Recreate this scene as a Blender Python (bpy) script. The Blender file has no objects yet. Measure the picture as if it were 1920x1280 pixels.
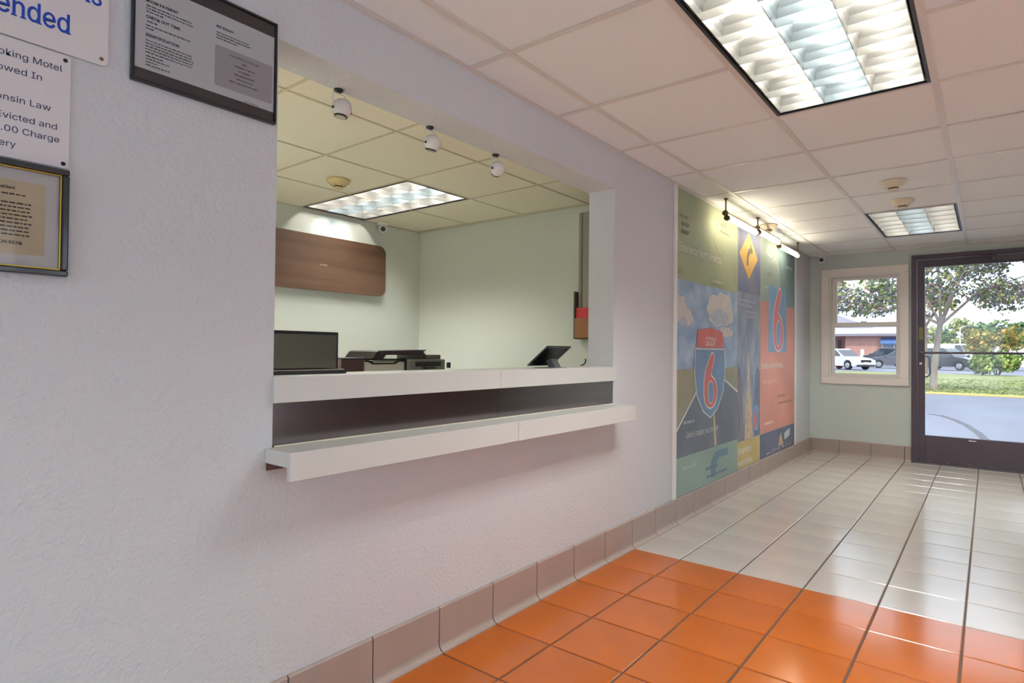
import bpy, bmesh, math, random
from mathutils import Vector, Matrix

# ------------------------------------------------------------------ camera, sky, sun, exposure
SC = bpy.context.scene
COL = SC.collection
F_PX = 1122.67
CAM = Vector((1.60075, 0.0, 1.11125))
RT = Vector((0.78201, 0.62318, 0.01037)); UP = Vector((0.00161, -0.01866, 0.99982)); FW = Vector((-0.62326, 0.78186, 0.01560))
cd = bpy.data.cameras.new('camera'); cam = bpy.data.objects.new('camera', cd); COL.objects.link(cam)
cd.sensor_width = 36.0; cd.lens = F_PX / 1920 * 36; cd.clip_start = 0.02; cd.clip_end = 600
m3 = Matrix((RT, UP, -FW)).transposed()
cam.matrix_world = Matrix.Translation(CAM) @ m3.to_4x4()
SC.camera = cam

SKY_STRENGTH = 1.95; SUN_STRENGTH = 2.7; EXPOSURE = 0.3
LAMP_LOBBY = 90.0; LAMP_OFFICE = 80.0; LAMP_OFFICE_FILL = 240.0; LAMP_TUBE = 17.0
w = bpy.data.worlds.new('sky'); SC.world = w; w.use_nodes = True
nt = w.node_tree; bg = nt.nodes['Background']
tc = nt.nodes.new('ShaderNodeTexCoord'); nz = nt.nodes.new('ShaderNodeTexNoise'); nz.inputs['Scale'].default_value = 3.0; nz.inputs['Detail'].default_value = 5
rmp = nt.nodes.new('ShaderNodeValToRGB')
rmp.color_ramp.elements[0].position = .35; rmp.color_ramp.elements[0].color = (.62, .78, 1, 1)
rmp.color_ramp.elements[1].position = .62; rmp.color_ramp.elements[1].color = (.86, .93, 1, 1)
nt.links.new(tc.outputs['Generated'], nz.inputs['Vector']); nt.links.new(nz.outputs['Fac'], rmp.inputs['Fac'])
nt.links.new(rmp.outputs['Color'], bg.inputs['Color']); bg.inputs['Strength'].default_value = SKY_STRENGTH
sl = bpy.data.lights.new('sun', 'SUN'); sl.energy = SUN_STRENGTH; sl.angle = math.radians(3); sl.color = (1, .96, .88)
so = bpy.data.objects.new('sun', sl); COL.objects.link(so)
so.rotation_euler = Vector((-0.35, 0.50, -0.79)).to_track_quat('-Z', 'Y').to_euler()
SC.view_settings.view_transform = 'Standard'; SC.view_settings.look = 'None'
SC.view_settings.exposure = EXPOSURE; SC.view_settings.gamma = 1.0; SC.view_settings.use_curve_mapping = False
SC.cycles.use_denoising = True
SC.cycles.max_bounces = 8; SC.cycles.diffuse_bounces = 5; SC.cycles.transparent_max_bounces = 16
SC.cycles.caustics_reflective = False; SC.cycles.caustics_refractive = False
SC.cycles.sample_clamp_indirect = 6.0

# ------------------------------------------------------------------ helpers
def ray(u, v): return FW + RT * ((u - 960) / F_PX) + UP * ((640 - v) / F_PX)
def at(u, v, ax, val):
    d = ray(u, v); return CAM + d * ((val - CAM[ax]) / d[ax])
def lin(c):
    c = c / 255.0
    return c / 12.92 if c <= 0.04045 else ((c + 0.055) / 1.055) ** 2.4
def S(r, g, b): return (lin(r), lin(g), lin(b))
MATS = {}
def mat(name, rgb, rough=.5, spec=.5, metal=0.0, bump=None, var=None, emit=None, rgb2=None, aniso=0, coat=0, island=None):
    if name in MATS: return MATS[name]
    m = bpy.data.materials.new(name); m.use_nodes = True; t = m.node_tree; b = t.nodes['Principled BSDF']
    b.inputs['Base Color'].default_value = (*rgb, 1); b.inputs['Roughness'].default_value = rough
    b.inputs['Specular IOR Level'].default_value = spec; b.inputs['Metallic'].default_value = metal
    if coat: b.inputs['Coat Weight'].default_value = coat; b.inputs['Coat Roughness'].default_value = .08
    if aniso: b.inputs['Anisotropic'].default_value = aniso
    co = t.nodes.new('ShaderNodeTexCoord')
    if var:   # (scale, amount, stretch)
        mp = t.nodes.new('ShaderNodeMapping'); t.links.new(co.outputs['Object'], mp.inputs['Vector'])
        mp.inputs['Scale'].default_value = var[2] if len(var) > 2 else (1, 1, 1)
        n = t.nodes.new('ShaderNodeTexNoise'); n.inputs['Scale'].default_value = var[0]; n.inputs['Detail'].default_value = 6
        t.links.new(mp.outputs['Vector'], n.inputs['Vector'])
        r = t.nodes.new('ShaderNodeValToRGB'); a = var[1]
        c2 = rgb2 if rgb2 else tuple(min(1, c * (1 + a)) for c in rgb)
        c1 = rgb if rgb2 else tuple(c * (1 - a) for c in rgb)
        r.color_ramp.elements[0].position = .35; r.color_ramp.elements[1].position = .65
        r.color_ramp.elements[0].color = (*c1, 1); r.color_ramp.elements[1].color = (*c2, 1)
        t.links.new(n.outputs['Fac'], r.inputs['Fac']); t.links.new(r.outputs['Color'], b.inputs['Base Color'])
    if island:   # colours picked per leaf
        g = t.nodes.new('ShaderNodeNewGeometry'); r = t.nodes.new('ShaderNodeValToRGB'); r.color_ramp.interpolation = 'CONSTANT'
        e = r.color_ramp.elements
        while len(e) < len(island): e.new(.5)
        for i, c in enumerate(island): e[i].position = i / len(island); e[i].color = (*c, 1)
        t.links.new(g.outputs['Random Per Island'], r.inputs['Fac']); t.links.new(r.outputs['Color'], b.inputs['Base Color'])
    if bump:  # (scale, strength, distance)
        n = t.nodes.new('ShaderNodeTexNoise'); n.inputs['Scale'].default_value = bump[0]; n.inputs['Detail'].default_value = 4
        t.links.new(co.outputs['Object'], n.inputs['Vector'])
        bn = t.nodes.new('ShaderNodeBump'); bn.inputs['Strength'].default_value = bump[1]; bn.inputs['Distance'].default_value = bump[2]
        t.links.new(n.outputs['Fac'], bn.inputs['Height']); t.links.new(bn.outputs['Normal'], b.inputs['Normal'])
    if emit: b.inputs['Emission Color'].default_value = (*rgb, 1); b.inputs['Emission Strength'].default_value = emit
    MATS[name] = m; return m
def glass(name, tint=(1, 1, 1), refl=.06, rough=.02):
    if name in MATS: return MATS[name]
    m = bpy.data.materials.new(name); m.use_nodes = True; t = m.node_tree; t.nodes.clear()
    o = t.nodes.new('ShaderNodeOutputMaterial'); mx = t.nodes.new('ShaderNodeMixShader'); tr = t.nodes.new('ShaderNodeBsdfTransparent')
    gl = t.nodes.new('ShaderNodeBsdfGlossy'); gl.inputs['Roughness'].default_value = rough; tr.inputs['Color'].default_value = (*tint, 1)
    lw = t.nodes.new('ShaderNodeFresnel'); lw.inputs['IOR'].default_value = 1.25 if refl < .05 else 1.45
    t.links.new(lw.outputs['Fac'], mx.inputs['Fac']); t.links.new(tr.outputs[0], mx.inputs[1]); t.links.new(gl.outputs[0], mx.inputs[2])
    t.links.new(mx.outputs[0], o.inputs['Surface']); MATS[name] = m; return m

WL = {}          # unrotated world position of each parent
def tag(o, label=None, cat=None, group=None, kind=None):
    if label: o['label'] = label
    if cat: o['category'] = cat
    if group: o['group'] = group
    if kind: o['kind'] = kind
    return o
def thing(name, label, cat, loc=(0, 0, 0), rotz=0.0, group=None, kind=None, local=False):
    o = bpy.data.objects.new(name, None); COL.objects.link(o); o.location = loc; o.rotation_euler = (0, 0, rotz); o.empty_display_size = .05
    WL[o] = Vector((0, 0, 0)) if local else Vector(loc)
    return tag(o, label, cat, group, kind)
def link(name, me, parent=None, loc=(0, 0, 0)):
    o = bpy.data.objects.new(name, me); COL.objects.link(o); loc = Vector(loc)
    if parent is not None: o.parent = parent; o.location = loc - WL[parent]
    else: o.location = loc
    WL[o] = loc; return o
def struct(name, label=None):
    o = thing(name, label, None, kind='structure'); return o

class MB:
    def __init__(s): s.v = []; s.f = []; s.mi = []; s.cur = 0
    def add(s, vs, fs):
        b = len(s.v); s.v += [tuple(v) for v in vs]; s.f += [[i + b for i in f] for f in fs]; s.mi += [s.cur] * len(fs); return s
    def box(s, x0, x1, y0, y1, z0, z1):
        return s.add([(x, y, z) for x in (x0, x1) for y in (y0, y1) for z in (z0, z1)],
                     [(0, 1, 3, 2), (4, 6, 7, 5), (0, 4, 5, 1), (2, 3, 7, 6), (0, 2, 6, 4), (1, 5, 7, 3)])
    def prism(s, poly, off):      # poly: list of 3D points, off: extrusion vector
        n = len(poly); off = Vector(off); p = [Vector(q) for q in poly]
        nrm = Vector((0, 0, 0))
        for i in range(n): nrm += p[i].cross(p[(i + 1) % n])
        if nrm.dot(off) < 0: p.reverse()
        return s.add(p + [q + off for q in p], [list(range(n))[::-1], [n + i for i in range(n)]] + [(i, (i + 1) % n, n + (i + 1) % n, n + i) for i in range(n)])
    def ring(s, prof, c, axis=(0, 0, 1), seg=20, cap=True):   # lathe: prof [(r,h)], around axis through c
        a = Vector(axis).normalized(); t = a.orthogonal().normalized(); b = a.cross(t); c = Vector(c); vs = []; fs = []
        for r, h in prof:
            for k in range(seg):
                q = 2 * math.pi * k / seg; vs.append(c + a * h + (t * math.cos(q) + b * math.sin(q)) * r)
        for i in range(len(prof) - 1):
            for k in range(seg): fs.append((i * seg + k, i * seg + (k + 1) % seg, (i + 1) * seg + (k + 1) % seg, (i + 1) * seg + k))
        if cap: fs.append(list(range(seg))[::-1]); fs.append([(len(prof) - 1) * seg + k for k in range(seg)])
        return s.add(vs, fs)
    def cyl(s, p0, p1, r, r1=None, seg=12):
        p0, p1 = Vector(p0), Vector(p1); return s.ring([(r, 0), (r if r1 is None else r1, (p1 - p0).length)], p0, p1 - p0, seg)
    def tube(s, pts, r, seg=8, taper=None):
        pts = [Vector(p) for p in pts]; vs = []; fs = []; n = len(pts); t = None
        for i, p in enumerate(pts):
            d = (pts[min(i + 1, n - 1)] - pts[max(i - 1, 0)]).normalized()
            t = d.orthogonal().normalized() if t is None else (t - d * t.dot(d)).normalized()
            b = d.cross(t); rr = r if taper is None else r + (taper - r) * i / (n - 1)
            for k in range(seg):
                q = 2 * math.pi * k / seg; vs.append(p + (t * math.cos(q) + b * math.sin(q)) * rr)
        for i in range(n - 1):
            for k in range(seg): fs.append((i * seg + k, i * seg + (k + 1) % seg, (i + 1) * seg + (k + 1) % seg, (i + 1) * seg + k))
        fs.append(list(range(seg))[::-1]); fs.append([(n - 1) * seg + k for k in range(seg)])
        return s.add(vs, fs)
    def mesh(s, name, mats, center=None):
        me = bpy.data.meshes.new(name); c = Vector(center) if center is not None else Vector((0, 0, 0))
        me.from_pydata([tuple(Vector(v) - c) for v in s.v], [], s.f)
        for m in (mats if isinstance(mats, (list, tuple)) else [mats]): me.materials.append(m)
        if any(s.mi): me.polygons.foreach_set('material_index', s.mi)
        me.update(); return me
    def build(s, name, mats, parent=None, bev=0, smooth=False, kind=None, seg=2):
        lo = Vector([min(v[i] for v in s.v) for i in range(3)]); hi = Vector([max(v[i] for v in s.v) for i in range(3)]); c = (lo + hi) / 2
        me = s.mesh(name, mats, c)
        if smooth: me.polygons.foreach_set('use_smooth', [True] * len(me.polygons))
        o = link(name, me, parent, c)
        if bev:
            md = o.modifiers.new('edge', 'BEVEL'); md.width = bev; md.segments = seg; md.limit_method = 'ANGLE'; md.harden_normals = False
        if smooth and not bev:
            try: me.set_sharp_from_angle(angle=math.radians(40))
            except Exception: pass
        if kind: o['kind'] = kind
        return o
def B(*a): return MB().box(*a)
WALL_T = Matrix(((0, 0, 1), (1, 0, 0), (0, 1, 0)))     # text frame on the wall x = const: right = +y, up = +z, out = +x
FONT = None
try:
    import os
    FONT = bpy.data.fonts.load(os.path.join(bpy.utils.system_resource('DATAFILES'), 'fonts', 'Inter.woff2'))
except Exception:
    FONT = None
def text(s, size, loc, m, parent, align='LEFT', bold=0.0, sx=1.0, name='lettering', frame=WALL_T, ext=.0003, shear=0.0, space=1.0, sy=1.0, serif=False):
    cu = bpy.data.curves.new('t', 'FONT'); cu.body = s; cu.size = size; cu.align_x = align; cu.extrude = ext; cu.resolution_u = 3
    cu.shear = shear; cu.space_character = space
    if FONT: cu.font = FONT
    ob = bpy.data.objects.new('t', cu); COL.objects.link(ob); bpy.context.view_layer.update()
    me = bpy.data.meshes.new_from_object(ob.evaluated_get(bpy.context.evaluated_depsgraph_get()))
    bpy.data.objects.remove(ob); bpy.data.curves.remove(cu)
    if bold:      # heavier strokes: overlaid copies, each a hair proud of the last
        bm = bmesh.new(); src = bmesh.new(); src.from_mesh(me)
        for k, (dx, dy) in enumerate(((-1, 0), (1, 0), (0, -.6), (0, .6), (0, 0))):
            t_ = me.copy(); t_.transform(Matrix.Translation((dx * bold * size, dy * bold * size, k * .00006))); bm.from_mesh(t_); bpy.data.meshes.remove(t_)
        bm.to_mesh(me); bm.free(); src.free()
    sc = Matrix.Diagonal((sx, sy, 1)); me.transform((frame @ sc).to_4x4()); me.materials.clear(); me.materials.append(m)
    return link(name, me, parent, loc)

# ------------------------------------------------------------------ dimensions
H = 2.214; YF = 7.475; XR = 4.2; YN = -2.3          # ceiling height, far wall, right wall, wall behind the camera
WT = 0.16                                           # partition thickness
OY0, OY1, OZ0, OZ1 = 0.915, 2.895, 0.787, 2.003     # service opening
OX, OYR, OYL = -2.6, 3.86, -0.6                     # office: back wall x, right wall y, left wall y
GZ = -0.12                                          # ground outside
CX0, CY0, CT = 0.211, 1.712, 0.61                   # ceiling grid
TX0, TY0, TS = 0.298, 3.105, 0.305                  # floor grid

# ------------------------------------------------------------------ materials
M_WALL = mat('wall_paint', S(208, 209, 213), .55, .35, bump=(85, .6, .006))
M_JAMB = mat('jamb_paint', S(222, 220, 220), .5, .35, bump=(40, .1, .003))
M_FAR = mat('grey_green_paint', S(200, 208, 203), .6, .3, bump=(90, .1, .003))
M_SAGE = mat('sage_paint', S(216, 218, 209), .6, .3, bump=(90, .06, .003))
M_BROWNWALL = mat('dark_wood_paneling', S(80, 52, 36), .5, .4, var=(3, .25, (1, 1, .1)))
M_WHITE = mat('white_trim', S(232, 230, 228), .4, .5)
M_CEIL = mat('ceiling_tile_white', S(243, 245, 247), .85, .2, bump=(260, .18, .002))
M_CEILO = mat('ceiling_tile_warm_lit', S(238, 231, 212), .85, .2, bump=(160, .3, .002))  # same tile as the lobby, warm office light put into its colour
M_TEE = mat('grid_metal', S(222, 216, 210), .35, .5)
M_TEEO = mat('grid_metal_cream', S(205, 194, 168), .4, .5)
M_GROUT = mat('dark_grout', S(92, 78, 72), .8, .2)
M_ORANGE = mat('orange_tile', S(190, 97, 14), .15, .8, var=(2.2, .07), bump=(9, .06, .004))
M_BEIGE = mat('beige_tile', S(196, 188, 180), .15, .8, var=(2.2, .05), bump=(9, .06, .004))
M_BASE = mat('taupe_base_tile', S(168, 152, 144), .4, .45, var=(3, .04))
M_LAM = mat('white_laminate', S(212, 212, 208), .3, .5)
M_STEEL = mat('bronze_steel', S(150, 142, 146), .2, .5, 1.0, aniso=.4, var=(6, .08, (1, .05, 3)))
M_BRONZE = mat('dark_bronze_aluminium', S(84, 72, 80), .38, .5, .35)
M_BLACK = mat('black_plastic', S(22, 22, 24), .35, .5)
M_GLASS = glass('window_glass')
M_PLASTIC = mat('cream_plastic', S(226, 214, 190), .4, .5)
M_PLW = mat('white_plastic', S(228, 226, 224), .35, .5)
M_CHROME = mat('chrome', S(190, 186, 178), .2, .5, 1.0)

# ------------------------------------------------------------------ floor
fl = struct('floor', 'ceramic tiled lobby floor, orange near the counter and beige beyond')
B(-.0, XR, YN, YF, -.12, -.004).build('grout_bed', M_GROUT, fl)
G = .0035
def tile_mesh(nm, m, sx, sy):
    b = MB(); hx, hy = sx / 2 - G, sy / 2 - G; c = .003
    b.add([(-hx, -hy, -.006), (hx, -hy, -.006), (hx, hy, -.006), (-hx, hy, -.006), (-hx, -hy, -c), (hx, -hy, -c), (hx, hy, -c), (-hx, hy, -c),
           (-hx + c, -hy + c, 0), (hx - c, -hy + c, 0), (hx - c, hy - c, 0), (-hx + c, hy - c, 0)],
          [(0, 1, 5, 4), (1, 2, 6, 5), (2, 3, 7, 6), (3, 0, 4, 7), (4, 5, 9, 8), (5, 6, 10, 9), (6, 7, 11, 10), (7, 4, 8, 11), (8, 9, 10, 11)])
    return b.mesh(nm, m)
tm = {}
stuff = {True: MB(), False: MB()}
for j in range(-18, 15):
    y0, y1 = TY0 + j * TS, min(TY0 + (j + 1) * TS, YF - .004)
    if y1 < YN: continue
    y0 = max(y0, YN)
    for i in range(-1, 13):
        x0, x1 = max(.004, TX0 + i * TS), min(XR, TX0 + (i + 1) * TS)
        if x1 - x0 < .03: continue
        orange = .9 < y0 and y1 < TY0 + .01
        cx, cy = (x0 + x1) / 2, (y0 + y1) / 2
        if x1 < 2.75 and y0 > .9:
            k = (orange, round(x1 - x0, 3), round(y1 - y0, 3))
            if k not in tm: tm[k] = tile_mesh('floor_tile', M_ORANGE if orange else M_BEIGE, x1 - x0, y1 - y0)
            link('tile', tm[k], fl, (cx, cy, 0))
        else:
            stuff[orange].box(x0 + G, x1 - G, y0 + G, y1 - G, -.006, 0)
stuff[True].build('orange_tiles', M_ORANGE, fl, kind='stuff'); stuff[False].build('beige_tiles', M_BEIGE, fl, kind='stuff')

# cove base tiles
def cove(n=5):       # profile in (out, z)
    p = [(0, 0), (0, .162), (.009, .162), (.013, .157), (.013, .03)]
    p += [(.013 + .022 * (1 - math.cos(a)), .03 - .026 * math.sin(a)) for a in [math.pi / 2 * k / n for k in range(1, n + 1)]]
    return p + [(.035, 0)]
bl = struct('baseboard_left', 'taupe cove tile base along the counter wall')
bf = struct('baseboard_far', 'taupe cove tile base under the window')
bm_ = MB().prism([(x, -TS / 2 + .0025, z) for x, z in cove()], (0, TS - .005, 0)).mesh('base_tile', M_BASE)
B(0, .006, YN, YF, 0, .158).build('grout_strip', M_GROUT, bl)
j = -17
while TY0 + (j + 1) * TS < YF - .03:
    link('tile', bm_, bl, (0, TY0 + (j + .5) * TS, 0)); j += 1
ye = TY0 + j * TS
MB().prism([(x, ye + .0025, z) for x, z in cove()], (0, YF - .014 - ye, 0)).build('tile', M_BASE, bl)
B(0, .965, YF - .006, YF, 0, .158).build('grout_strip', M_GROUT, bf)
for x0, x1 in ((.013, TX0), (TX0, TX0 + TS), (TX0 + TS, TX0 + 2 * TS), (TX0 + 2 * TS, .968)):
    MB().prism([(x0 + .0025, YF - o, z) for o, z in cove()], (x1 - x0 - .005, 0, 0)).build('tile', M_BASE, bf)

# ------------------------------------------------------------------ walls
def holed(name, mats, parent, axis, a0, a1, z0, z1, d0, d1, holes):
    """a slab with rectangular holes [(a0,a1,z0,z1)]; axis 'x': slab in the plane x=const (a = y); 'y': plane y=const (a = x)"""
    As = sorted({a0, a1, *[h[0] for h in holes], *[h[1] for h in holes]}); Zs = sorted({z0, z1, *[h[2] for h in holes], *[h[3] for h in holes]})
    solid = lambda i, k: 0 <= i < len(As) - 1 and 0 <= k < len(Zs) - 1 and not any(h[0] <= (As[i] + As[i + 1]) / 2 <= h[1] and h[2] <= (Zs[k] + Zs[k + 1]) / 2 <= h[3] for h in holes)
    P = (lambda a, d, z: (d, a, z)) if axis == 'x' else (lambda a, d, z: (a, d, z)); b = MB()
    for i in range(len(As) - 1):
        for k in range(len(Zs) - 1):
            if not solid(i, k): continue
            A, A2, Z, Z2 = As[i], As[i + 1], Zs[k], Zs[k + 1]
            b.add([P(A, d1, Z), P(A2, d1, Z), P(A2, d1, Z2), P(A, d1, Z2)], [(0, 1, 2, 3)]); b.add([P(A, d0, Z), P(A2, d0, Z), P(A2, d0, Z2), P(A, d0, Z2)], [(3, 2, 1, 0)])
            for (ii, kk, q) in ((i - 1, k, ((A, Z), (A, Z2))), (i + 1, k, ((A2, Z), (A2, Z2))), (i, k - 1, ((A, Z), (A2, Z))), (i, k + 1, ((A, Z2), (A2, Z2)))):
                if not solid(ii, kk):
                    (p, z), (p2, z2) = q; b.add([P(p, d0, z), P(p2, d0, z2), P(p2, d1, z2), P(p, d1, z)], [(0, 1, 2, 3)])
    o = b.build(name, mats, parent)
    bm = bmesh.new(); bm.from_mesh(o.data); bmesh.ops.remove_doubles(bm, verts=bm.verts, dist=1e-5); bmesh.ops.recalc_face_normals(bm, faces=bm.faces); bm.to_mesh(o.data); bm.free()
    return tag(o, kind='structure')
TOP = 2.5
wl = holed('wall_left', M_WALL, None, 'x', YN, YF, -.12, TOP, -WT, 0, [(OY0, OY1, OZ0, OZ1)])
wl['label'] = 'textured pale grey wall with the service opening cut through'
WIN = (.195, .868, .862, 1.985); DOOR = (.967, 1.985, -.12, 2.145)
wf = holed('wall_far', M_FAR, None, 'y', -WT, XR + .15, -.12, TOP, YF, YF + .16, [WIN, DOOR])
wf['label'] = 'grey green end wall with window and glass door'
RW = [(-2.0, -.45, .35, 2.1), (-.3, 1.25, .35, 2.1), (1.4, 2.95, .35, 2.1)]
wr = holed('wall_right', [M_FAR], None, 'x', YN, 3.2, -.12, TOP, XR, XR + .15, RW); wr['label'] = 'lobby side wall with large windows'
w2 = B(XR, XR + .15, 3.2, YF, -.12, TOP).build('wall_right_paneled', M_BROWNWALL); tag(w2, 'dark wood paneled stretch of lobby side wall', kind='structure')
NW = [(.3, 1.9, .35, 2.1), (2.2, 3.8, .35, 2.1)]
wn = holed('wall_near', M_FAR, None, 'y', -WT, XR + .15, -.12, TOP, YN - .15, YN, NW); wn['label'] = 'lobby wall behind the viewpoint with windows'
for n_, o_ in (('wall_office_back', B(OX - .12, OX, OYL, OYR, -.12, TOP)), ('wall_office_right', B(OX - .12, -WT, OYR, OYR + .12, -.12, TOP)), ('wall_office_left', B(OX - .12, -WT, OYL - .12, OYL, -.12, TOP))):
    tag(o_.build(n_, M_SAGE), {'wall_office_back': 'pale sage office wall behind the brown board', 'wall_office_right': 'pale sage office end wall', 'wall_office_left': 'pale sage office wall out of sight'}[n_], kind='structure')
tag(B(OX, -WT, OYL, OYR, -.12, 0).build('floor_office', mat('pale_vinyl', S(196, 190, 176), .6, .3)), 'pale vinyl floor of the office', kind='structure')
tag(B(OX - .3, XR + .4, YN - .4, YF + .35, TOP, TOP + .12).build('roof', mat('roof_deck', S(120, 116, 112), .8)), 'flat roof slab over lobby and office', kind='structure')
n_w = 2
def simple_window(nm, axis, a0, a1, z0, z1, d):
    t = struct(nm, 'wide fixed lobby window in white frame')
    f = .05
    for (p, q, r, s_) in ((a0, a1, z0, z0 + f), (a0, a1, z1 - f, z1), (a0, a0 + f, z0 + f, z1 - f), (a1 - f, a1, z0 + f, z1 - f)):
        (B(d, d + .06, p, q, r, s_) if axis == 'x' else B(p, q, d, d + .06, r, s_)).build('frame', M_WHITE, t)
    (B(d + .025, d + .031, a0 + f, a1 - f, z0 + f, z1 - f) if axis == 'x' else B(a0 + f, a1 - f, d + .025, d + .031, z0 + f, z1 - f)).build('pane', M_GLASS, t)
for h in RW: simple_window('window_%d' % n_w, 'x', *h, XR + .04); n_w += 1
for h in NW: simple_window('window_%d' % n_w, 'y', *h, YN - .1); n_w += 1

# ------------------------------------------------------------------ ceilings
def ceiling(nm, label, xs, ys, x0, x1, y0, y1, mt, mtee, skip, tw=.012):
    c = struct(nm, label); cache = {}
    B(x0, x1, y0, y1, H + .15, H + .17).build('plenum_deck', mtee, c)
    X = [x0] + [x for x in xs if x0 + .02 < x < x1 - .02] + [x1]; Y = [y0] + [y for y in ys if y0 + .02 < y < y1 - .02] + [y1]
    rnd = random.Random(4)
    for i in range(len(X) - 1):
        for k in range(len(Y) - 1):
            cx, cy = (X[i] + X[i + 1]) / 2, (Y[k] + Y[k + 1]) / 2
            if any(a < cx < b and e < cy < f for a, b, e, f in skip): continue
            key = (round(X[i + 1] - X[i], 3), round(Y[k + 1] - Y[k], 3))
            if key not in cache: cache[key] = B(-key[0] / 2 + .002, key[0] / 2 - .002, -key[1] / 2 + .002, key[1] / 2 - .002, 0, .016).mesh('ceiling_tile', mt)
            link('tile', cache[key], c, (cx, cy, H + .0015 + rnd.random() * .0015))
    for x in X[1:-1]:
        MB().box(x - tw, x + tw, y0, y1, H - .0015, H + .001).box(x - .001, x + .001, y0, y1, H + .001, H + .035).build('runner', mtee, c)
    for y in Y[1:-1]:
        for i in range(len(X) - 1):
            if any(a < (X[i] + X[i + 1]) / 2 < b and e + .02 < y < f - .02 for a, b, e, f in skip): continue
            B(X[i] + tw, X[i + 1] - tw, y - tw, y + tw, H - .001, H + .001).build('cross_tee', mtee, c)
    for a in ((x0, x0 + .02, y0, y1), (x1 - .02, x1, y0, y1), (x0, x1, y0, y0 + .02), (x0, x1, y1 - .02, y1)):
        B(*a, H - .002, H + .0005).build('wall_angle', mtee, c)
    return c
LX = [CX0 + CT * k for k in range(0, 8)]; LY = [CY0 + CT * k for k in range(-8, 11)]
NEAR = (CX0 + CT, CX0 + 2 * CT, CY0, CY0 + 2 * CT); FARL = (CX0 + CT, CX0 + 2 * CT, CY0 + 6 * CT, CY0 + 8 * CT)
BACKL = (CX0 + CT, CX0 + 2 * CT, CY0 - 6 * CT, CY0 - 4 * CT); SIDE = (CX0 + 4 * CT, CX0 + 5 * CT, CY0, CY0 + 2 * CT); SIDE2 = (CX0 + 4 * CT, CX0 + 5 * CT, CY0 + 6 * CT, CY0 + 8 * CT)  # unseen lobby troffers, added to brighten the room
ceiling('ceiling', 'white suspended tile ceiling over the lobby', LX, LY, 0, XR, YN, YF, M_CEIL, M_TEE, [NEAR, FARL, BACKL, SIDE, SIDE2])
PX = [-.745 - CT * k for k in (2, 1, 0)]; PY = [1.985 + CT * k for k in range(-4, 4)]
OFF = (-2.575, -1.355, 2.595, 3.205); OFF2 = (-1.965, -.745, .155, .765); OFF3 = (-1.965, -.745, -.455, .155)  # the visible fixture, then unseen ones added to brighten the office
ceiling('ceiling_office', 'suspended tile ceiling over the office, tinted with its warm light', PX, PY, OX, -WT, OYL, OYR, M_CEILO, M_TEEO, [OFF, OFF2, OFF3], .0075)

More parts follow.
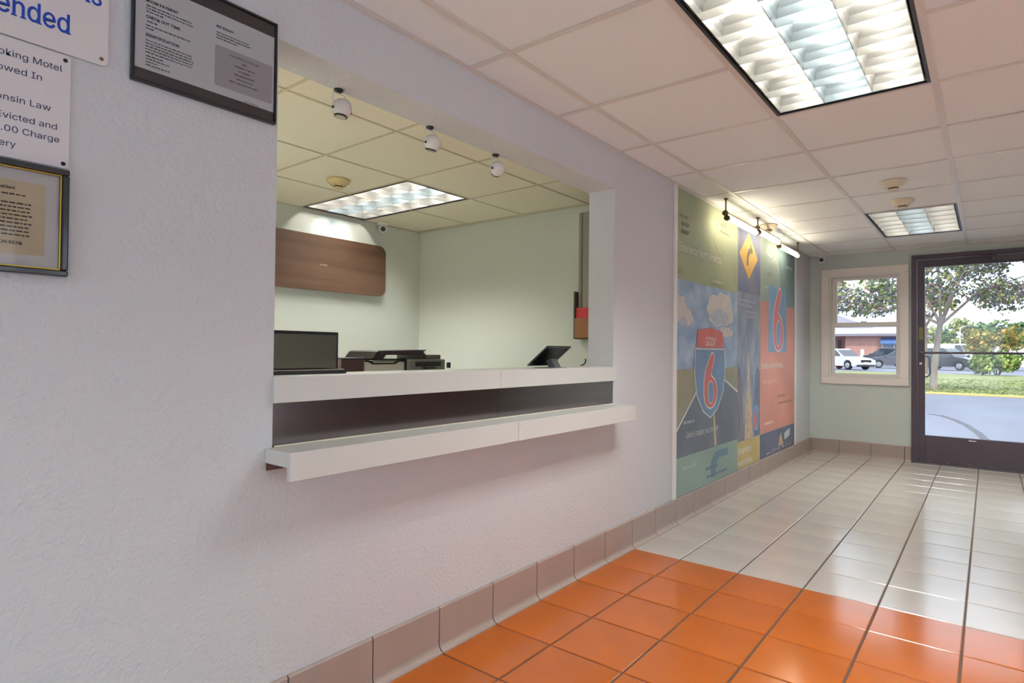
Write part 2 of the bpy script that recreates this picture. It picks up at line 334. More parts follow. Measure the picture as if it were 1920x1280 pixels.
M_LW = mat('warm_lamp', (1, .95, .86), emit=LAMP_LOBBY); M_LC = mat('cool_lamp', (.76, .93, 1.0), emit=LAMP_LOBBY)
M_LWO = mat('warm_office_lamp', (1, .96, .88), emit=LAMP_OFFICE); M_LCO = mat('cool_office_lamp', (.76, .94, 1.0), emit=LAMP_OFFICE)
M_LWR = mat('warm_fill_lamp', (1, .96, .90), emit=LAMP_OFFICE_FILL); M_LCR = mat('cool_fill_lamp', (.76, .94, 1.0), emit=LAMP_OFFICE_FILL)  # stronger lamps for the added, unseen office fixtures
M_LOUV = mat('louver_white', S(238, 236, 230), .45, .4); M_BLADE = mat('louver_aluminium', S(148, 147, 144), .38, .5, 1.0); M_BLADEO = mat('office_louver_aluminium', S(196, 195, 192), .4, .5, 1.0)
def troffer(label, rect, along, lw, lc, blade_mat=None):
    x0, x1, y0, y1 = rect; cx, cy = (x0 + x1) / 2, (y0 + y1) / 2
    t = thing('ceiling_light', label, 'ceiling light', (cx, cy, H), group='recessed louver lights')
    a0, a1, b0, b1 = (y0, y1, x0, x1) if along == 'y' else (x0, x1, y0, y1)     # a = long axis
    def bx(p, q, r, s_, z0, z1): return (r, s_, p, q, z0, z1) if along == 'y' else (p, q, r, s_, z0, z1)
    g = .012; a0 += g; a1 -= g; b0 += g; b1 -= g
    h = MB().box(*bx(a0, a1, b0, b1, H + .132, H + .136))
    for q in (bx(a0, a1, b0, b0 + .004, H, H + .132), bx(a0, a1, b1 - .004, b1, H, H + .132), bx(a0, a0 + .004, b0, b1, H, H + .132), bx(a1 - .004, a1, b0, b1, H, H + .132)): h.box(*q)
    h.build('housing', M_LOUV, t)
    d = MB()
    for q in (bx(a0, a1, b0, b0 + .012, H - .003, H + .004), bx(a0, a1, b1 - .012, b1, H - .003, H + .004), bx(a0, a0 + .010, b0 + .012, b1 - .012, H - .003, H + .004), bx(a1 - .010, a1, b0 + .012, b1 - .012, H - .003, H + .004)): d.box(*q)
    d.build('black_gasket', M_BLACK, t)
    a0 += .02; a1 -= .02; b0 += .02; b1 -= .02; zt = H + .088
    P = (lambda a, b, z: (b, a, z)) if along == 'y' else (lambda a, b, z: (a, b, z))
    lu = MB(); na, nb = 6, 3
    def blade(p, q, wd, axis):      # V shaped blade: thin at the bottom, wide and curved at the top
        for k in range(3):
            za, zb = H + .002 + (zt - H - .002) * k / 3, H + .002 + (zt - H - .002) * (k + 1) / 3
            wa, wb = .001 + wd * (k / 3) ** 1.8, .001 + wd * ((k + 1) / 3) ** 1.8
            if axis == 'b': v = [P(p - wa, q[0], za), P(p + wa, q[0], za), P(p + wa, q[1], za), P(p - wa, q[1], za), P(p - wb, q[0], zb), P(p + wb, q[0], zb), P(p + wb, q[1], zb), P(p - wb, q[1], zb)]
            else: v = [P(q[0], p - wa, za), P(q[0], p + wa, za), P(q[1], p + wa, za), P(q[1], p - wa, za), P(q[0], p - wb, zb), P(q[0], p + wb, zb), P(q[1], p + wb, zb), P(q[1], p - wb, zb)]
            lu.add(v, [(0, 4, 7, 3), (1, 2, 6, 5), (0, 1, 5, 4), (3, 7, 6, 2)])
    for k in range(na + 1): blade(a0 + (a1 - a0) * k / na, (b0, b1), .022, 'b')
    for k in range(nb + 1): blade(b0 + (b1 - b0) * k / nb, (a0, a1), .018, 'a')
    lu.build('louver', blade_mat or M_BLADE, t)
    for k in range(3):
        b = b0 + (b1 - b0) * (k + .5) / 3
        MB().cyl(P(a0 + .01, b, H + .110), P(a1 - .01, b, H + .088), .016, seg=10).build('lamp', lc if k == 1 else lw, t)
    return t
troffer('large louvered ceiling light nearest the service opening, three lamp columns', NEAR, 'y', M_LW, M_LC)
troffer('louvered ceiling light close to the glass door', FARL, 'y', M_LW, M_LC)
troffer('added louvered fill light behind the viewpoint by the counter wall', BACKL, 'y', M_LW, M_LC)
troffer('added louvered fill light on the window side of the lobby', SIDE, 'y', M_LW, M_LC)
troffer('added louvered fill light by the paneled side wall', SIDE2, 'y', M_LW, M_LC)
troffer('louvered ceiling light inside the office above the brown board', OFF, 'x', M_LWO, M_LCO, M_BLADEO)
troffer('added louvered office fill light hidden behind the notices wall', OFF2, 'x', M_LWR, M_LCR, M_BLADEO)
troffer('added louvered fill light at the hidden end of the office', OFF3, 'x', M_LWR, M_LCR, M_BLADEO)

# ------------------------------------------------------------------ service opening: counter and shelf
ct = thing('service_counter', 'white topped service counter with brown metal band in the wall opening', 'counter', (0, 1.9, OZ0))
yj = 1.921
B(-.20, .0, OY0 + .002, OY1 - .002, .992, 1.03).build('worktop', M_LAM, ct, bev=.002)
B(0, .013, OY0 - .004, yj - .0012, .955, 1.031).build('fascia', M_LAM, ct, bev=.0015)
B(0, .013, yj + .0012, OY1 + .012, .955, 1.031).build('fascia', M_LAM, ct, bev=.0015)
B(-.02, -.004, OY0 + .001, yj - .001, .828, .992).build('metal_panel', M_STEEL, ct)
B(-.02, -.004, yj + .001, OY1 - .001, .828, .992).build('metal_panel', M_STEEL, ct)
B(-.14, -.024, OY0 + .002, OY1 - .002, OZ0 + .001, .99).build('core', mat('raw_board', S(150, 120, 95), .7), ct)
sh = thing('transaction_shelf', 'white laminate shelf with deep front lip below the counter', 'shelf', (.065, 1.9, .75))
ys = 1.89
for a, b in ((.893, ys - .001), (ys + .001, 2.905)):
    B(.0008, .114, a, b, .788, .828).build('shelf_board', M_LAM, sh, bev=.0015)
    B(.1145, .133, a, b, .752, .8295).build('front_lip', M_LAM, sh, bev=.0015)
B(-.0005, .008, OY0 + .004, OY1 - .004, .8283, .8335).build('caulk_bead', mat('cream_caulk', S(226, 218, 200), .5), sh, bev=.002)
MB().prism([(.001, .897, .787), (.055, .897, .787), (.001, .897, .765)], (0, .05, 0)).build('wood_block', mat('dark_wood_block', S(84, 52, 36), .7), sh)

# ------------------------------------------------------------------ notices on the counter wall
M_SIGN = mat('sign_white', S(222, 216, 218), .35, .5); M_BLUE = mat('blue_ink', S(16, 66, 178), .5); M_NAVY = mat('navy_ink', S(24, 42, 82), .5)
def rrect(y0, y1, z0, z1, r, x, n=5, corners=(1, 1, 1, 1)):
    p = []
    for (cy, cz, a0, k) in ((y1 - r, z1 - r, 0, 0), (y0 + r, z1 - r, 90, 1), (y0 + r, z0 + r, 180, 2), (y1 - r, z0 + r, 270, 3)):
        if corners[k]: p += [(x, cy + r * math.cos(math.radians(a0 + 90 * i / n)), cz + r * math.sin(math.radians(a0 + 90 * i / n))) for i in range(n + 1)]
        else: p.append((x, y1 if k in (0, 3) else y0, z1 if k < 2 else z0))
    return p
def screw(y, z, x, parent, m):
    MB().ring([(.0045, 0), (.0042, .001), (.002, .002)], (x, y, z), (1, 0, 0), 12).build('screw', m, parent, smooth=True)
M_SCREW = mat('brass_screw', S(120, 100, 64), .4, .5, .8)
sA = thing('sign', 'white sign with large blue serif lettering at the top of the wall', 'sign', (.003, .2, 1.757))
MB().prism(rrect(-.06, .489, 1.757, 2.03, .012, .003), (.003, 0, 0)).build('board', M_SIGN, sA)
screw(.476, 1.772, .006, sA, M_SCREW); screw(-.045, 1.772, .006, sA, M_SCREW)
def serif_text(s, size, y_end, z, parent):
    o = text(s, size, (.0062, y_end, z), M_BLUE, parent, 'RIGHT', bold=.012, sx=.76)
    # slab serifs at the feet of the stems
    ys = sorted({round(v.co.y, 5) for v in o.data.vertices if v.co.x > 0 and abs(v.co.z + .0072 * size) < .0003 * size}); k = 0
    while k < len(ys) - 1:            # pairs of vertices at the foot of a stem get a slab serif
        if ys[k + 1] - ys[k] < size * .16:
            B(.0062, .0068, y_end + ys[k] - size * .035, y_end + ys[k + 1] + size * .035, z - .014 * size, z + .022 * size).build('serif', M_BLUE, parent); k += 2
        else: k += 1
    return o
pe = at(133, 62, 0, .006); pn = at(192, 14, 0, .006)
serif_text('Recommended', .083, pe.y, pe.z - .004, sA); serif_text('Reservations', .083, pn.y, pn.z, sA)
sB = thing('sign', 'white smoking rule sign with small navy lettering, under the blue lettered sign', 'sign', (.003, .25, 1.503))
MB().prism(rrect(.02, .418, 1.503, 1.7535, .006, .003), (.0025, 0, 0)).build('board', M_SIGN, sB)
M_DSC = mat('dark_screw', S(40, 36, 40), .4, .5, .6)
for y in (.408, .03):
    for z in (1.513, 1.742): screw(y, z, .0055, sB, M_DSC)
for s_, (u, v), sz in (('No Smoking Motel', (117, 135), .0265), ('Allowed In', (80, 152), .0265), ('Wisconsin Law', (96, 209), .0265), ('Evicted and', (108, 244), .0255), ('.00 Charge', (112, 268), .0255), ('Recovery', (30, 277), .0255)):
    p = at(u, v, 0, .0057); text(s_, sz, (.0057, p.y, p.z), M_NAVY, sB, 'RIGHT', sx=1.08)
# framed yellowed notice
fr = thing('framed_notice', 'yellowed paper notice in black frame with gold edge', 'framed notice', (.01, .27, 1.263))
FY0, FY1, FZ0, FZ1 = .10, .418, 1.263, 1.498
M_FRB = mat('black_lacquer', S(30, 30, 36), .22, .6, coat=.5); M_GOLD = mat('gold_edge', S(190, 160, 70), .3, .5, .9)
def frame_rails(y0, y1, z0, z1, wd, x0, x1, m, parent, nm='frame_rail'):
    for (a, b, c, d) in ((y0, y1, z1 - wd, z1), (y0, y1, z0, z0 + wd), (y0, y0 + wd, z0 + wd, z1 - wd), (y1 - wd, y1, z0 + wd, z1 - wd)):
        B(x0, x1, a, b, c, d).build(nm, m, parent, bev=min(.003, wd * .25))
frame_rails(FY0, FY1, FZ0, FZ1, .0135, .001, .02, M_FRB, fr)
frame_rails(FY0 + .0135, FY1 - .0135, FZ0 + .0135, FZ1 - .0135, .003, .001, .0155, M_GOLD, fr, 'gold_fillet')
B(.001, .006, FY0 + .0135, FY1 - .0135, FZ0 + .0135, FZ1 - .0135).build('mat_board', mat('mat_board', S(214, 206, 205), .7), fr)
pp = at(86, 348, 0, .007); pq = at(84, 481, 0, .007)
B(.0062, .0070, .14, pp.y, pq.z, pp.z).build('paper', mat('old_paper', S(214, 192, 160), .7, var=(8, .05)), fr)
M_INK = mat('faded_ink', S(58, 46, 40), .7); M_GREYINK = mat('grey_ink', S(88, 84, 86), .6)
def print_rows(parent, x, y0, y1, ztop, n, dz, h, m, seed, last=.6, name='small_print'):
    r = random.Random(seed); b = MB()
    for i in range(n):
        z = ztop - i * dz; y = y0; ye = y0 + (y1 - y0) * (last if i == n - 1 else 1 - .04 * r.random())
        while y < ye - h:
            wd = min(h * r.uniform(1.2, 4.6), ye - y); b.box(x, x + .0002, y, y + wd, z - h * .5, z + h * (.5 + .25 * r.random())); y += wd + h * .75
    return b.build(name, m, parent)
print_rows(fr, .0071, .165, at(62, 395, 0, .007).y, at(50, 384, 0, .007).z, 10, .0083, .0026, M_INK, 3)
print_rows(fr, .0071, .19, at(50, 370, 0, .007).y, at(50, 368, 0, .007).z, 1, .0083, .0026, M_INK, 4, 1.0)
p = at(42, 459, 0, .0072); text('REGISTRATION DESK', .0125, (.0072, p.y, p.z), M_INK, fr, 'RIGHT', bold=.02)
p = at(28, 355, 0, .0072); text('Disabled', .013, (.0072, p.y, p.z), M_INK, fr, 'RIGHT', bold=.02)
B(.0125, .0135, FY0 + .015, FY1 - .015, FZ0 + .015, FZ1 - .015).build('glazing', glass('picture_glass', refl=.04), fr)
# framed policy notice
fp = thing('framed_notice', 'printed guest policy notice in thin black frame beside the opening', 'framed notice', (.01, .72, 1.75))
PY0, PY1, PZ0, PZ1 = .535, .903, 1.748, 2.036
M_SHEET = mat('notice_sheet', S(214, 212, 214), .3, .5); M_BAND = mat('brown_black_band', S(62, 52, 54), .4, .5)
frame_rails(PY0, PY1, PZ0, PZ1, .006, .001, .016, M_BLACK, fp)
B(.001, .008, PY0 + .006, PY1 - .006, PZ0 + .006, PZ1 - .006).build('sheet', M_SHEET, fp)
B(.008, .0086, PY0 + .006, PY1 - .006, PZ0 + .006, PZ0 + .034).build('print_band', M_BAND, fp)
B(.008, .0086, PY0 + .006, PY1 - .006, PZ1 - .040, PZ1 - .006).build('print_band', M_BAND, fp)
def ptext(s_, u, v, size, m=M_INK, al='LEFT', bold=.025, sx=.95):
    q = at(u, v, 0, .0088); return text(s_, size, (.0088, q.y, q.z), m, fp, al, bold=bold, sx=sx, ext=.0001)
M_DK = mat('charcoal_ink', S(52, 48, 52), .6)
ptext('ROOM PAYMENT', 274, 2, .0135, M_DK); ptext('CHECK OUT TIME', 274, 32, .0135, M_DK); ptext('IDENTIFICATION', 273, 66, .0135, M_DK); ptext('PET POLICY', 406, 50, .0118, M_DK)
ptext('11:00 AM', 275, 40, .0075, M_DK, bold=.03)
for (u, v, wd, n, sd, la) in ((275, 9, .108, 3, 5, .35), (274, 46, .105, 2, 6, .2), (273, 74, .112, 5, 7, .95), (406, 59, .092, 3, 8, .6)):
    q = at(u, v, 0, .0088); print_rows(fp, .0088, q.y, q.y + wd, q.z, n, .0074 if n != 5 else .0072, .0024, M_GREYINK, sd, la)
for k in range(4):
    q = at(272 + 0, 103 + 0, 0, .0088); print_rows(fp, .0088, q.y + .002, q.y + (.04, .055, .028, .056)[k], q.z - k * .0072, 1, .01, .0024, M_GREYINK, 20 + k, 1.0)
g0 = at(404, 82, 0, .0088); g1 = at(510, 190, 0, .0088)
gz0 = at(403, 158, 0, .0088).z
MB().prism(rrect(g0.y, PY1 - .012, gz0, g0.z, .004, .0086), (.0004, 0, 0)).build('print_box', mat('grey_print_box', S(178, 170, 174), .5), fp)
gy = (g0.y + PY1 - .012) / 2
for k, (s_, sz) in enumerate((('OUR AMENITIES INCLUDE', .0098), ('WIFI*', .0072), ('EXPANDED TV LINE-UP', .0072), ('PET FRIENDLY', .0072), ('FREE MORNING COFFEE', .0072), ('FREE LOCAL CALLS', .0072), ('KIDS 17 AND UNDER STAY FREE**', .0072))):
    text(s_, sz, (.0091, gy, g0.z - .0175 - k * .0112 - (0 if k == 0 else .001)), M_DK, fp, 'CENTER', bold=.03 if k else .0, ext=.0001, sx=.96)
q = at(458, 190, 0, .0088); print_rows(fp, .0088, q.y, q.y + .042, q.z, 2, .0045, .0016, M_GREYINK, 31)
B(.0125, .013, PY0 + .006, PY1 - .006, PZ0 + .006, PZ1 - .006).build('glazing', glass('picture_glass', refl=.04), fp)

# ------------------------------------------------------------------ spotlights under the header
M_HEAD = mat('spot_white', S(222, 216, 212), .25, .5, coat=.3)
def spot(label, y, tilt, x=-.148):
    t = thing('spotlight', label, 'spotlight', (x, y, OZ1), group='white globe spotlights under the header')
    c = Vector((x, y + .014, OZ1 - .062)); ax = Vector(tilt).normalized()
    MB().ring([(.016, 0), (.016, .006), (.009, .012)], (x, y, OZ1), (0, 0, -1), 14).build('mount', M_BLACK, t, smooth=True)
    arm = [(c.x, c.y - .034, c.z - .006), (c.x, c.y - .036, c.z + .03), (x, y - .02, OZ1 - .014), (x, y + .018, OZ1 - .014), (c.x, c.y + .036, c.z + .03), (c.x, c.y + .034, c.z - .006)]
    MB().tube(arm, .0022, 6).build('bracket', M_HEAD, t)
    g = MB(); pr = []
    for k in range(0, 11):
        a = math.pi * k / 10 * .78; pr.append((max(.001, .034 * math.sin(a)), -.034 * math.cos(a)))
    g.ring(pr, c, ax, 22).build('globe', M_HEAD, t, smooth=True)
    h0 = pr[-1][1]; r0 = pr[-1][0]
    MB().ring([(r0 + .0012, -.004), (r0 + .0012, .003), (r0 - .003, .004)], c + ax * h0, ax, 22).build('lens_ring', M_BLACK, t)
    MB().ring([(r0 - .003, .0045), (r0 * .5, .003)], c + ax * h0, ax, 18).build('lens', mat('lens_glass', S(176, 170, 150), .15, .6), t)
    for s in (-1, 1): MB().cyl(c + Vector((0, s * .031, -.004)), c + Vector((0, s * .039, -.004)), .0045, seg=10).build('pivot_knob', M_BLACK, t)
spot('white globe spotlight nearest the framed policy notice, lens tipped down', 1.222, (-.05, -.1, -1))
spot('middle white globe spotlight under the header', 1.652, (-.25, -.05, -1))
spot('white globe spotlight furthest along the header, lens turned away', 2.068, (-.8, .5, -.6), -.155)

# ------------------------------------------------------------------ detectors and cameras
def detector(label, x, y, m=M_PLASTIC, r=.075):
    t = thing('smoke_detector', label, 'smoke detector', (x, y, H), group='round ceiling smoke detectors')
    MB().ring([(r, 0), (r, .008), (r * .94, .013)], (x, y, H - .001), (0, 0, -1), 28).build('base', m, t, smooth=True)
    MB().ring([(r * .92, .013), (r * .86, .022), (r * .5, .038), (r * .42, .042)], (x, y, H - .001), (0, 0, -1), 28).build('cover', m, t, smooth=True)
    MB().ring([(r * .40, .042), (r * .40, .050)], (x, y, H - .001), (0, 0, -1), 20).build('sensor_cage', M_BLACK, t)
    MB().ring([(r * .44, .050), (r * .40, .056), (r * .1, .058)], (x, y, H - .001), (0, 0, -1), 20).build('sensor_cap', m, t, smooth=True)
    for k in range(6):
        a = k * math.pi / 3; B(x + r * .55 * math.cos(a) - .004, x + r * .55 * math.cos(a) + .004, y + r * .55 * math.sin(a) - .004, y + r * .55 * math.sin(a) + .004, H - .044, H - .026).build('fin', m, t)
detector('round smoke detector on the office ceiling', -1.72, 2.33, mat('aged_plastic', S(206, 184, 136), .4), .078)
detector('round smoke detector with dark sensor, the nearer of two before the far light', 1.125, 4.475)
detector('pale round detector touching the far ceiling light', 1.118, 5.06)
detector('round smoke detector above the picture tube lights', .118, 5.38)
def dome(label, loc, look):
    t = thing('security_camera', label, 'security camera', loc, group='small white security cameras')
    l = Vector(loc); d = Vector(look).normalized()
    MB().ring([(.05, 0), (.05, .012), (.044, .022)], l, (0, 0, -1), 24).build('mount', M_PLW, t, smooth=True)
    c = l + Vector((0, 0, -.046)); pr = [(max(.0005, .044 * math.sin(math.pi * k / 12)), -.044 * math.cos(math.pi * k / 12)) for k in range(11)]
    MB().ring(pr, c, d, 24).build('ball', M_PLW, t, smooth=True)
    MB().ring([(.0215, .0385), (.019, .0415), (.004, .0425)], c, d, 20).build('lens', M_BLACK, t)
dome('white turret camera on the office ceiling corner above the brown board', (-2.535, 3.365, H), (.8, -.6, -.35))
dome('white turret camera in the lobby corner above the window', (.125, YF - .06, H), (.25, -1, -.15))

# ------------------------------------------------------------------ tube lights over the posters
M_TUBE = mat('lit_tube', (1, .88, .66), emit=LAMP_TUBE); M_RAIL = mat('rail_nickel', S(176, 166, 150), .3, .5, .7); M_BRASS = mat('aged_brass', S(110, 92, 60), .35, .5, .8)
def tube_light(label, y0, y1, z, stems, x=.132):
    t = thing('tube_light', label, 'picture light', (x, (y0 + y1) / 2, z), group='tube lights over the posters')
    B(x - .012, x + .012, y0, y1, z + .012, z + .026).build('rail', M_RAIL, t, bev=.003)
    MB().cyl((x, y0 + .055, z - .012), (x, y1 - .03, z - .012), .0165, seg=14).build('tube', M_TUBE, t, smooth=True)
    for y, d in ((y0 + .035, 1), (y1 - .012, -1)):
        MB().cyl((x, y - .01, z - .012), (x, y + .018, z - .012), .02, seg=14).build('lamp_holder', M_BRASS if d > 0 else M_RAIL, t, smooth=True)
        B(x - .006, x + .006, y - .006, y + .006, z, z + .014).build('holder_arm', M_RAIL, t)
    MB().ring([(.02, -.008), (.02, .008)], (x, y0, z + .016), (0, 1, 0), 14).build('swivel', M_BRASS, t, smooth=True)
    for y in stems:
        MB().cyl((x, y, z + .022), (x, y, H - .004), .0055, seg=10).build('stem', M_BRASS, t)
        MB().ring([(.014, 0), (.014, .006), (.007, .012)], (x, y, H - .0015), (0, 0, -1), 14).build('stem_cap', M_BRASS, t, smooth=True)
tube_light('lit tube light nearest the service opening above the green poster', 4.265, 5.0, 2.092, (4.275,))
tube_light('middle lit tube light above the posters', 5.02, 5.66, 2.112, (5.03,))
tube_light('lit tube light furthest along above the red poster', 5.68, 6.40, 2.092, (6.393,), .118)

# ------------------------------------------------------------------ posters
ZB, ZT = .166, 2.198
def flat(name, pts, x, m, parent, th=.0004):
    return MB().prism([(x, y, z) for y, z in pts], (th, 0, 0)).build(name, m, parent)
def px2(pts): return [(at(u, v, 0, .006).y, at(u, v, 0, .006).z) for u, v in pts]
def rect(y0, y1, z0, z1): return [(y0, z0), (y1, z0), (y1, z1), (y0, z1)]
def ink(n, r, g, b, rough=.62, **k):
    # inks lightened towards pale grey: laminate gloss haze put into the colour
    f = lambda c: c * .72 + 212 * .28
    if 'rgb2' in k: k['rgb2'] = tuple(lin(f(255 * (12.92 * c if c <= .0031308 else 1.055 * c ** (1 / 2.4) - .055))) for c in k['rgb2'])
    return mat('print_' + n, S(f(r), f(g), f(b)), rough, .3, **k)
I_WH = ink('white', 224, 222, 216); I_DK = ink('dark', 74, 82, 72)
def poster(label, y0, y1):
    t = thing('poster', label, 'poster', (.003, (y0 + y1) / 2, ZB), group='wall posters')
    B(.0008, .005, y0 + .001, y1 - .001, ZB, ZT).build('board', mat('poster_board', S(205, 205, 200), .4), t); return t
def wtext(s_, u, v, size, m, parent, x=.0066, **k):
    q = at(u, v, 0, x); return text(s_, size, (x, q.y, q.z), m, parent, ext=.0001, **k)
def six(y0, y1, z0, z1, x, parent, mo, mi):
    """a tall numeral six: outlined, two layers"""
    hb = .56; w_ = y1 - y0; h_ = z1 - z0
    cy = (y0 + y1) / 2
    def outer(gr):
        p = []
        for k in range(31):
            a = math.radians(78 - 258 * k / 30); p.append((cy + (w_ / 2 + gr) * math.cos(a), z0 + h_ * hb / 2 + (h_ * hb / 2 + gr) * math.sin(a)))
        return p + [(y0 - gr, z0 + h_ * .5), (y0 + w_ * .10 - gr, z0 + h_ * .68), (y0 + w_ * .42 - gr, z1 - h_ * .08), (y0 + w_ * .55 - gr * .5, z1 - h_ * .01 + gr), (y0 + w_ * .70, z1 + gr), (y0 + w_ * .78 + gr, z1 - h_ * .04), (y0 + w_ * .70 + gr, z1 - h_ * .16), (y0 + w_ * .50 + gr, z0 + h_ * .60 + gr)]
    def hole(gr):
        cy = (y0 + y1) / 2; return [(cy + (w_ * .22 + gr) * math.cos(math.radians(a)), z0 + h_ * hb / 2 + (h_ * hb * .36 + gr) * math.sin(math.radians(a))) for a in range(0, 360, 15)]
    g = w_ * .05
    flat('numeral_outline', outer(g), x, mo, parent); flat('numeral', outer(0), x + .0005, mi[0], parent)
    flat('numeral_outline', hole(g * .6), x + .001, mo, parent); flat('numeral_counter', hole(0), x + .0015, mi[1], parent)
X1 = .0052
# poster one: green block, road photo, teal block
p1 = poster('tall poster with green top block and desert highway under clouds', 3.718, 4.928)
M_G1 = ink('olive_green', 158, 164, 118, var=(1.6, .10), rgb2=S(128, 146, 108))
flat('print_block', rect(3.72, 4.926, 1.597, ZT), X1, M_G1, p1)
flat('print_sky', rect(3.72, 4.926, .98, 1.597), X1, mat('print_sky_photo', S(140, 164, 198), .62, .3, var=(5.5, .2, (1, 1, 1.5)), rgb2=S(176, 196, 216)), p1)
I_CL = ink('cloud', 206, 198, 196, var=(14, .06)); I_CL2 = ink('cloud_shade', 170, 180, 200, var=(14, .06))
r = random.Random(2)
for k, (u, v, ry, rz, sh) in enumerate(((1352, 588, .30, .17, 0), (1350, 598, .20, .08, 1), (1274, 584, .13, .12, 0), (1289, 598, .10, .075, 0), (1281, 604, .07, .04, 1), (1362, 625, .16, .05, 0))):
    q = px2([(u, v)])[0]; n = 48; ph = r.uniform(0, 6); kk = r.choice((4, 5, 6))
    pl = []
    for i in range(n):
        a = 2 * math.pi * i / n; f = .84 + .16 * abs(math.sin(kk * a / 2 + ph)) + .05 * math.sin(9 * a + ph)
        pl.append((min(4.925, max(3.721, q[0] + ry * f * math.cos(a))), q[1] + rz * f * math.sin(a) * (1 if math.sin(a) > 0 else .6)))
    flat('print_cloud', pl, X1 + .0006 + k * .0003, I_CL2 if sh else I_CL, p1, .0002)
flat('print_land', rect(3.72, 4.926, .415, 1.0), X1 + .0028, ink('dry_land', 150, 132, 108, var=(7, .12), rgb2=S(122, 128, 100)), p1)
flat('print_road', [(3.72, .62), (4.30, 1.0), (4.36, 1.0), (4.926, .80), (4.926, .415), (3.72, .415)], X1 + .0034, ink('road', 72, 82, 100, var=(3, .12), rgb2=S(88, 102, 122)), p1)
def strip(a, b, wd, m, parent, x, name='printed_line', w2=None):
    a, b = Vector((0, *a)), Vector((0, *b)); n = Vector((1, 0, 0)).cross(b - a).normalized(); w2 = wd if w2 is None else w2
    q = [a + n * wd / 2, b + n * w2 / 2, b - n * w2 / 2, a - n * wd / 2]; return flat(name, [(v.y, v.z) for v in q], x, m, parent)
strip((3.722, .60), (4.27, .985), .018, I_WH, p1, X1 + .0040, w2=.008); strip((4.40, .985), (4.926, .80), .008, I_WH, p1, X1 + .0040, w2=.016)
strip((4.36, .90), (4.435, .425), .012, ink('road_yellow', 206, 178, 120), p1, X1 + .0040, w2=.04)
flat('print_block', rect(3.72, 4.926, ZB, .418), X1 + .0046, ink('teal', 122, 152, 142, var=(1.4, .08)), p1)
# route shield
I_RED = ink('sign_red', 204, 84, 78, var=(6, .06)); I_SB = ink('shield_blue', 88, 128, 176, var=(4, .08))
cyy = 4.325
sh_o = [(cyy - .285, 1.135), (cyy + .285, 1.135), (cyy + .30, .98), (cyy + .255, .82), (cyy + .14, .70), (cyy, .645), (cyy - .14, .70), (cyy - .255, .82), (cyy - .30, .98)]
flat('shield_edge', [(cyy + (y - cyy) * 1.05, .9 + (z - .9) * 1.04) for y, z in sh_o], X1 + .0046, I_WH, p1)
flat('shield', sh_o, X1 + .0052, I_SB, p1)
flat('shield_band', [(cyy - .27, 1.15), (cyy + .27, 1.15), (cyy + .245, 1.27), (cyy, 1.295), (cyy - .245, 1.27)], X1 + .0052, I_RED, p1)
text("GOIN'", .118, (X1 + .0060, cyy, 1.165), I_WH, p1, 'CENTER', sx=.9, ext=.0001)
six(cyy - .125, cyy + .125, .715, 1.105, X1 + .0058, p1, I_WH, (I_RED, I_SB))
wtext('Experience North America.', 1273, 468, .105, I_WH, p1, x=.0066, sx=.875, bold=.004)
wtext('See more', 1273, 405, .055, I_DK, p1, sx=.9, shear=.2)
wtext('motel 6', 1266, 511, .075, ink('grey_green_ink', 112, 124, 102), p1, sx=.78)
for (u, v, wd, n, sd, m_) in ((1278, 418, .12, 2, 41, I_DK), (1352, 420, .22, 2, 42, ink('pale_ink', 176, 172, 128)), (1336, 527, .22, 1, 43, ink('pale_ink2', 184, 188, 160)), (1281, 793, .20, 1, 44, ink('blue_grey_ink', 150, 162, 176)), (1280, 879, .23, 1, 45, ink('pale_teal_ink', 158, 184, 172)), (1322, 880, .24, 1, 46, ink('deep_teal_ink', 66, 104, 122)), (1324, 895, .42, 1, 47, ink('deep_teal_ink', 66, 104, 122))):
    q = at(u, v, 0, .008); print_rows(p1, .0108, q.y, q.y + wd, q.z, n, .05, .018, m_, sd, 1.0)
wtext("Goin'6 makes you smarter", 1287, 822, .082, ink('pale_caption', 196, 202, 206), p1, x=.0108, sx=.86, shear=.15)
F = px2([(1332, 895), (1332, 868), (1338, 850), (1346, 843), (1363, 838), (1363, 852), (1347, 857), (1342, 866), (1340, 893)])
flat('print_hook', F, .0104, ink('hook_blue', 76, 116, 142), p1)
# poster two: road sign, city photo, gold block
p2 = poster('narrow poster with yellow curve road sign above a city street photo', 4.932, 5.545)
flat('print_block', rect(4.934, 5.543, 1.62, ZT), X1, ink('night_blue', 62, 82, 132, var=(2.2, .2), rgb2=S(106, 104, 128)), p2)
flat('print_photo', rect(4.934, 5.543, .385, 1.62), X1, ink('city_photo', 92, 108, 140, var=(5, .2, (1, 2.5, .8)), rgb2=S(136, 146, 170)), p2)
flat('print_block', rect(4.934, 5.543, ZB, .387), X1 + .0004, ink('gold', 182, 156, 84, var=(3, .08)), p2)
cy2, cz2 = 5.215, 1.935
flat('diamond', [(cy2 - .245, cz2), (cy2, cz2 - .20), (cy2 + .245, cz2), (cy2, cz2 + .20)], X1 + .0006, ink('sign_yellow', 226, 168, 62), p2)
I_AR = ink('arrow', 92, 74, 44)
ar = [(-.05, -.10), (-.015, -.10), (-.01, -.03), (.03, .015), (.075, .02), (.055, -.02), (.10, .045), (.03, .115), (.035, .065), (-.01, .05), (-.045, -.01)]
flat('curve_arrow', [(cy2 + a * 1.1, cz2 + .012 + b * .95) for a, b in ar], X1 + .0012, I_AR, p2)
flat('tower', [(5.12, .39), (5.14, .62), (5.17, .80), (5.19, 1.02), (5.225, 1.14), (5.25, 1.0), (5.26, .80), (5.31, .62), (5.335, .39)], X1 + .0006, ink('tower_gold', 186, 160, 126, var=(16, .16)), p2)
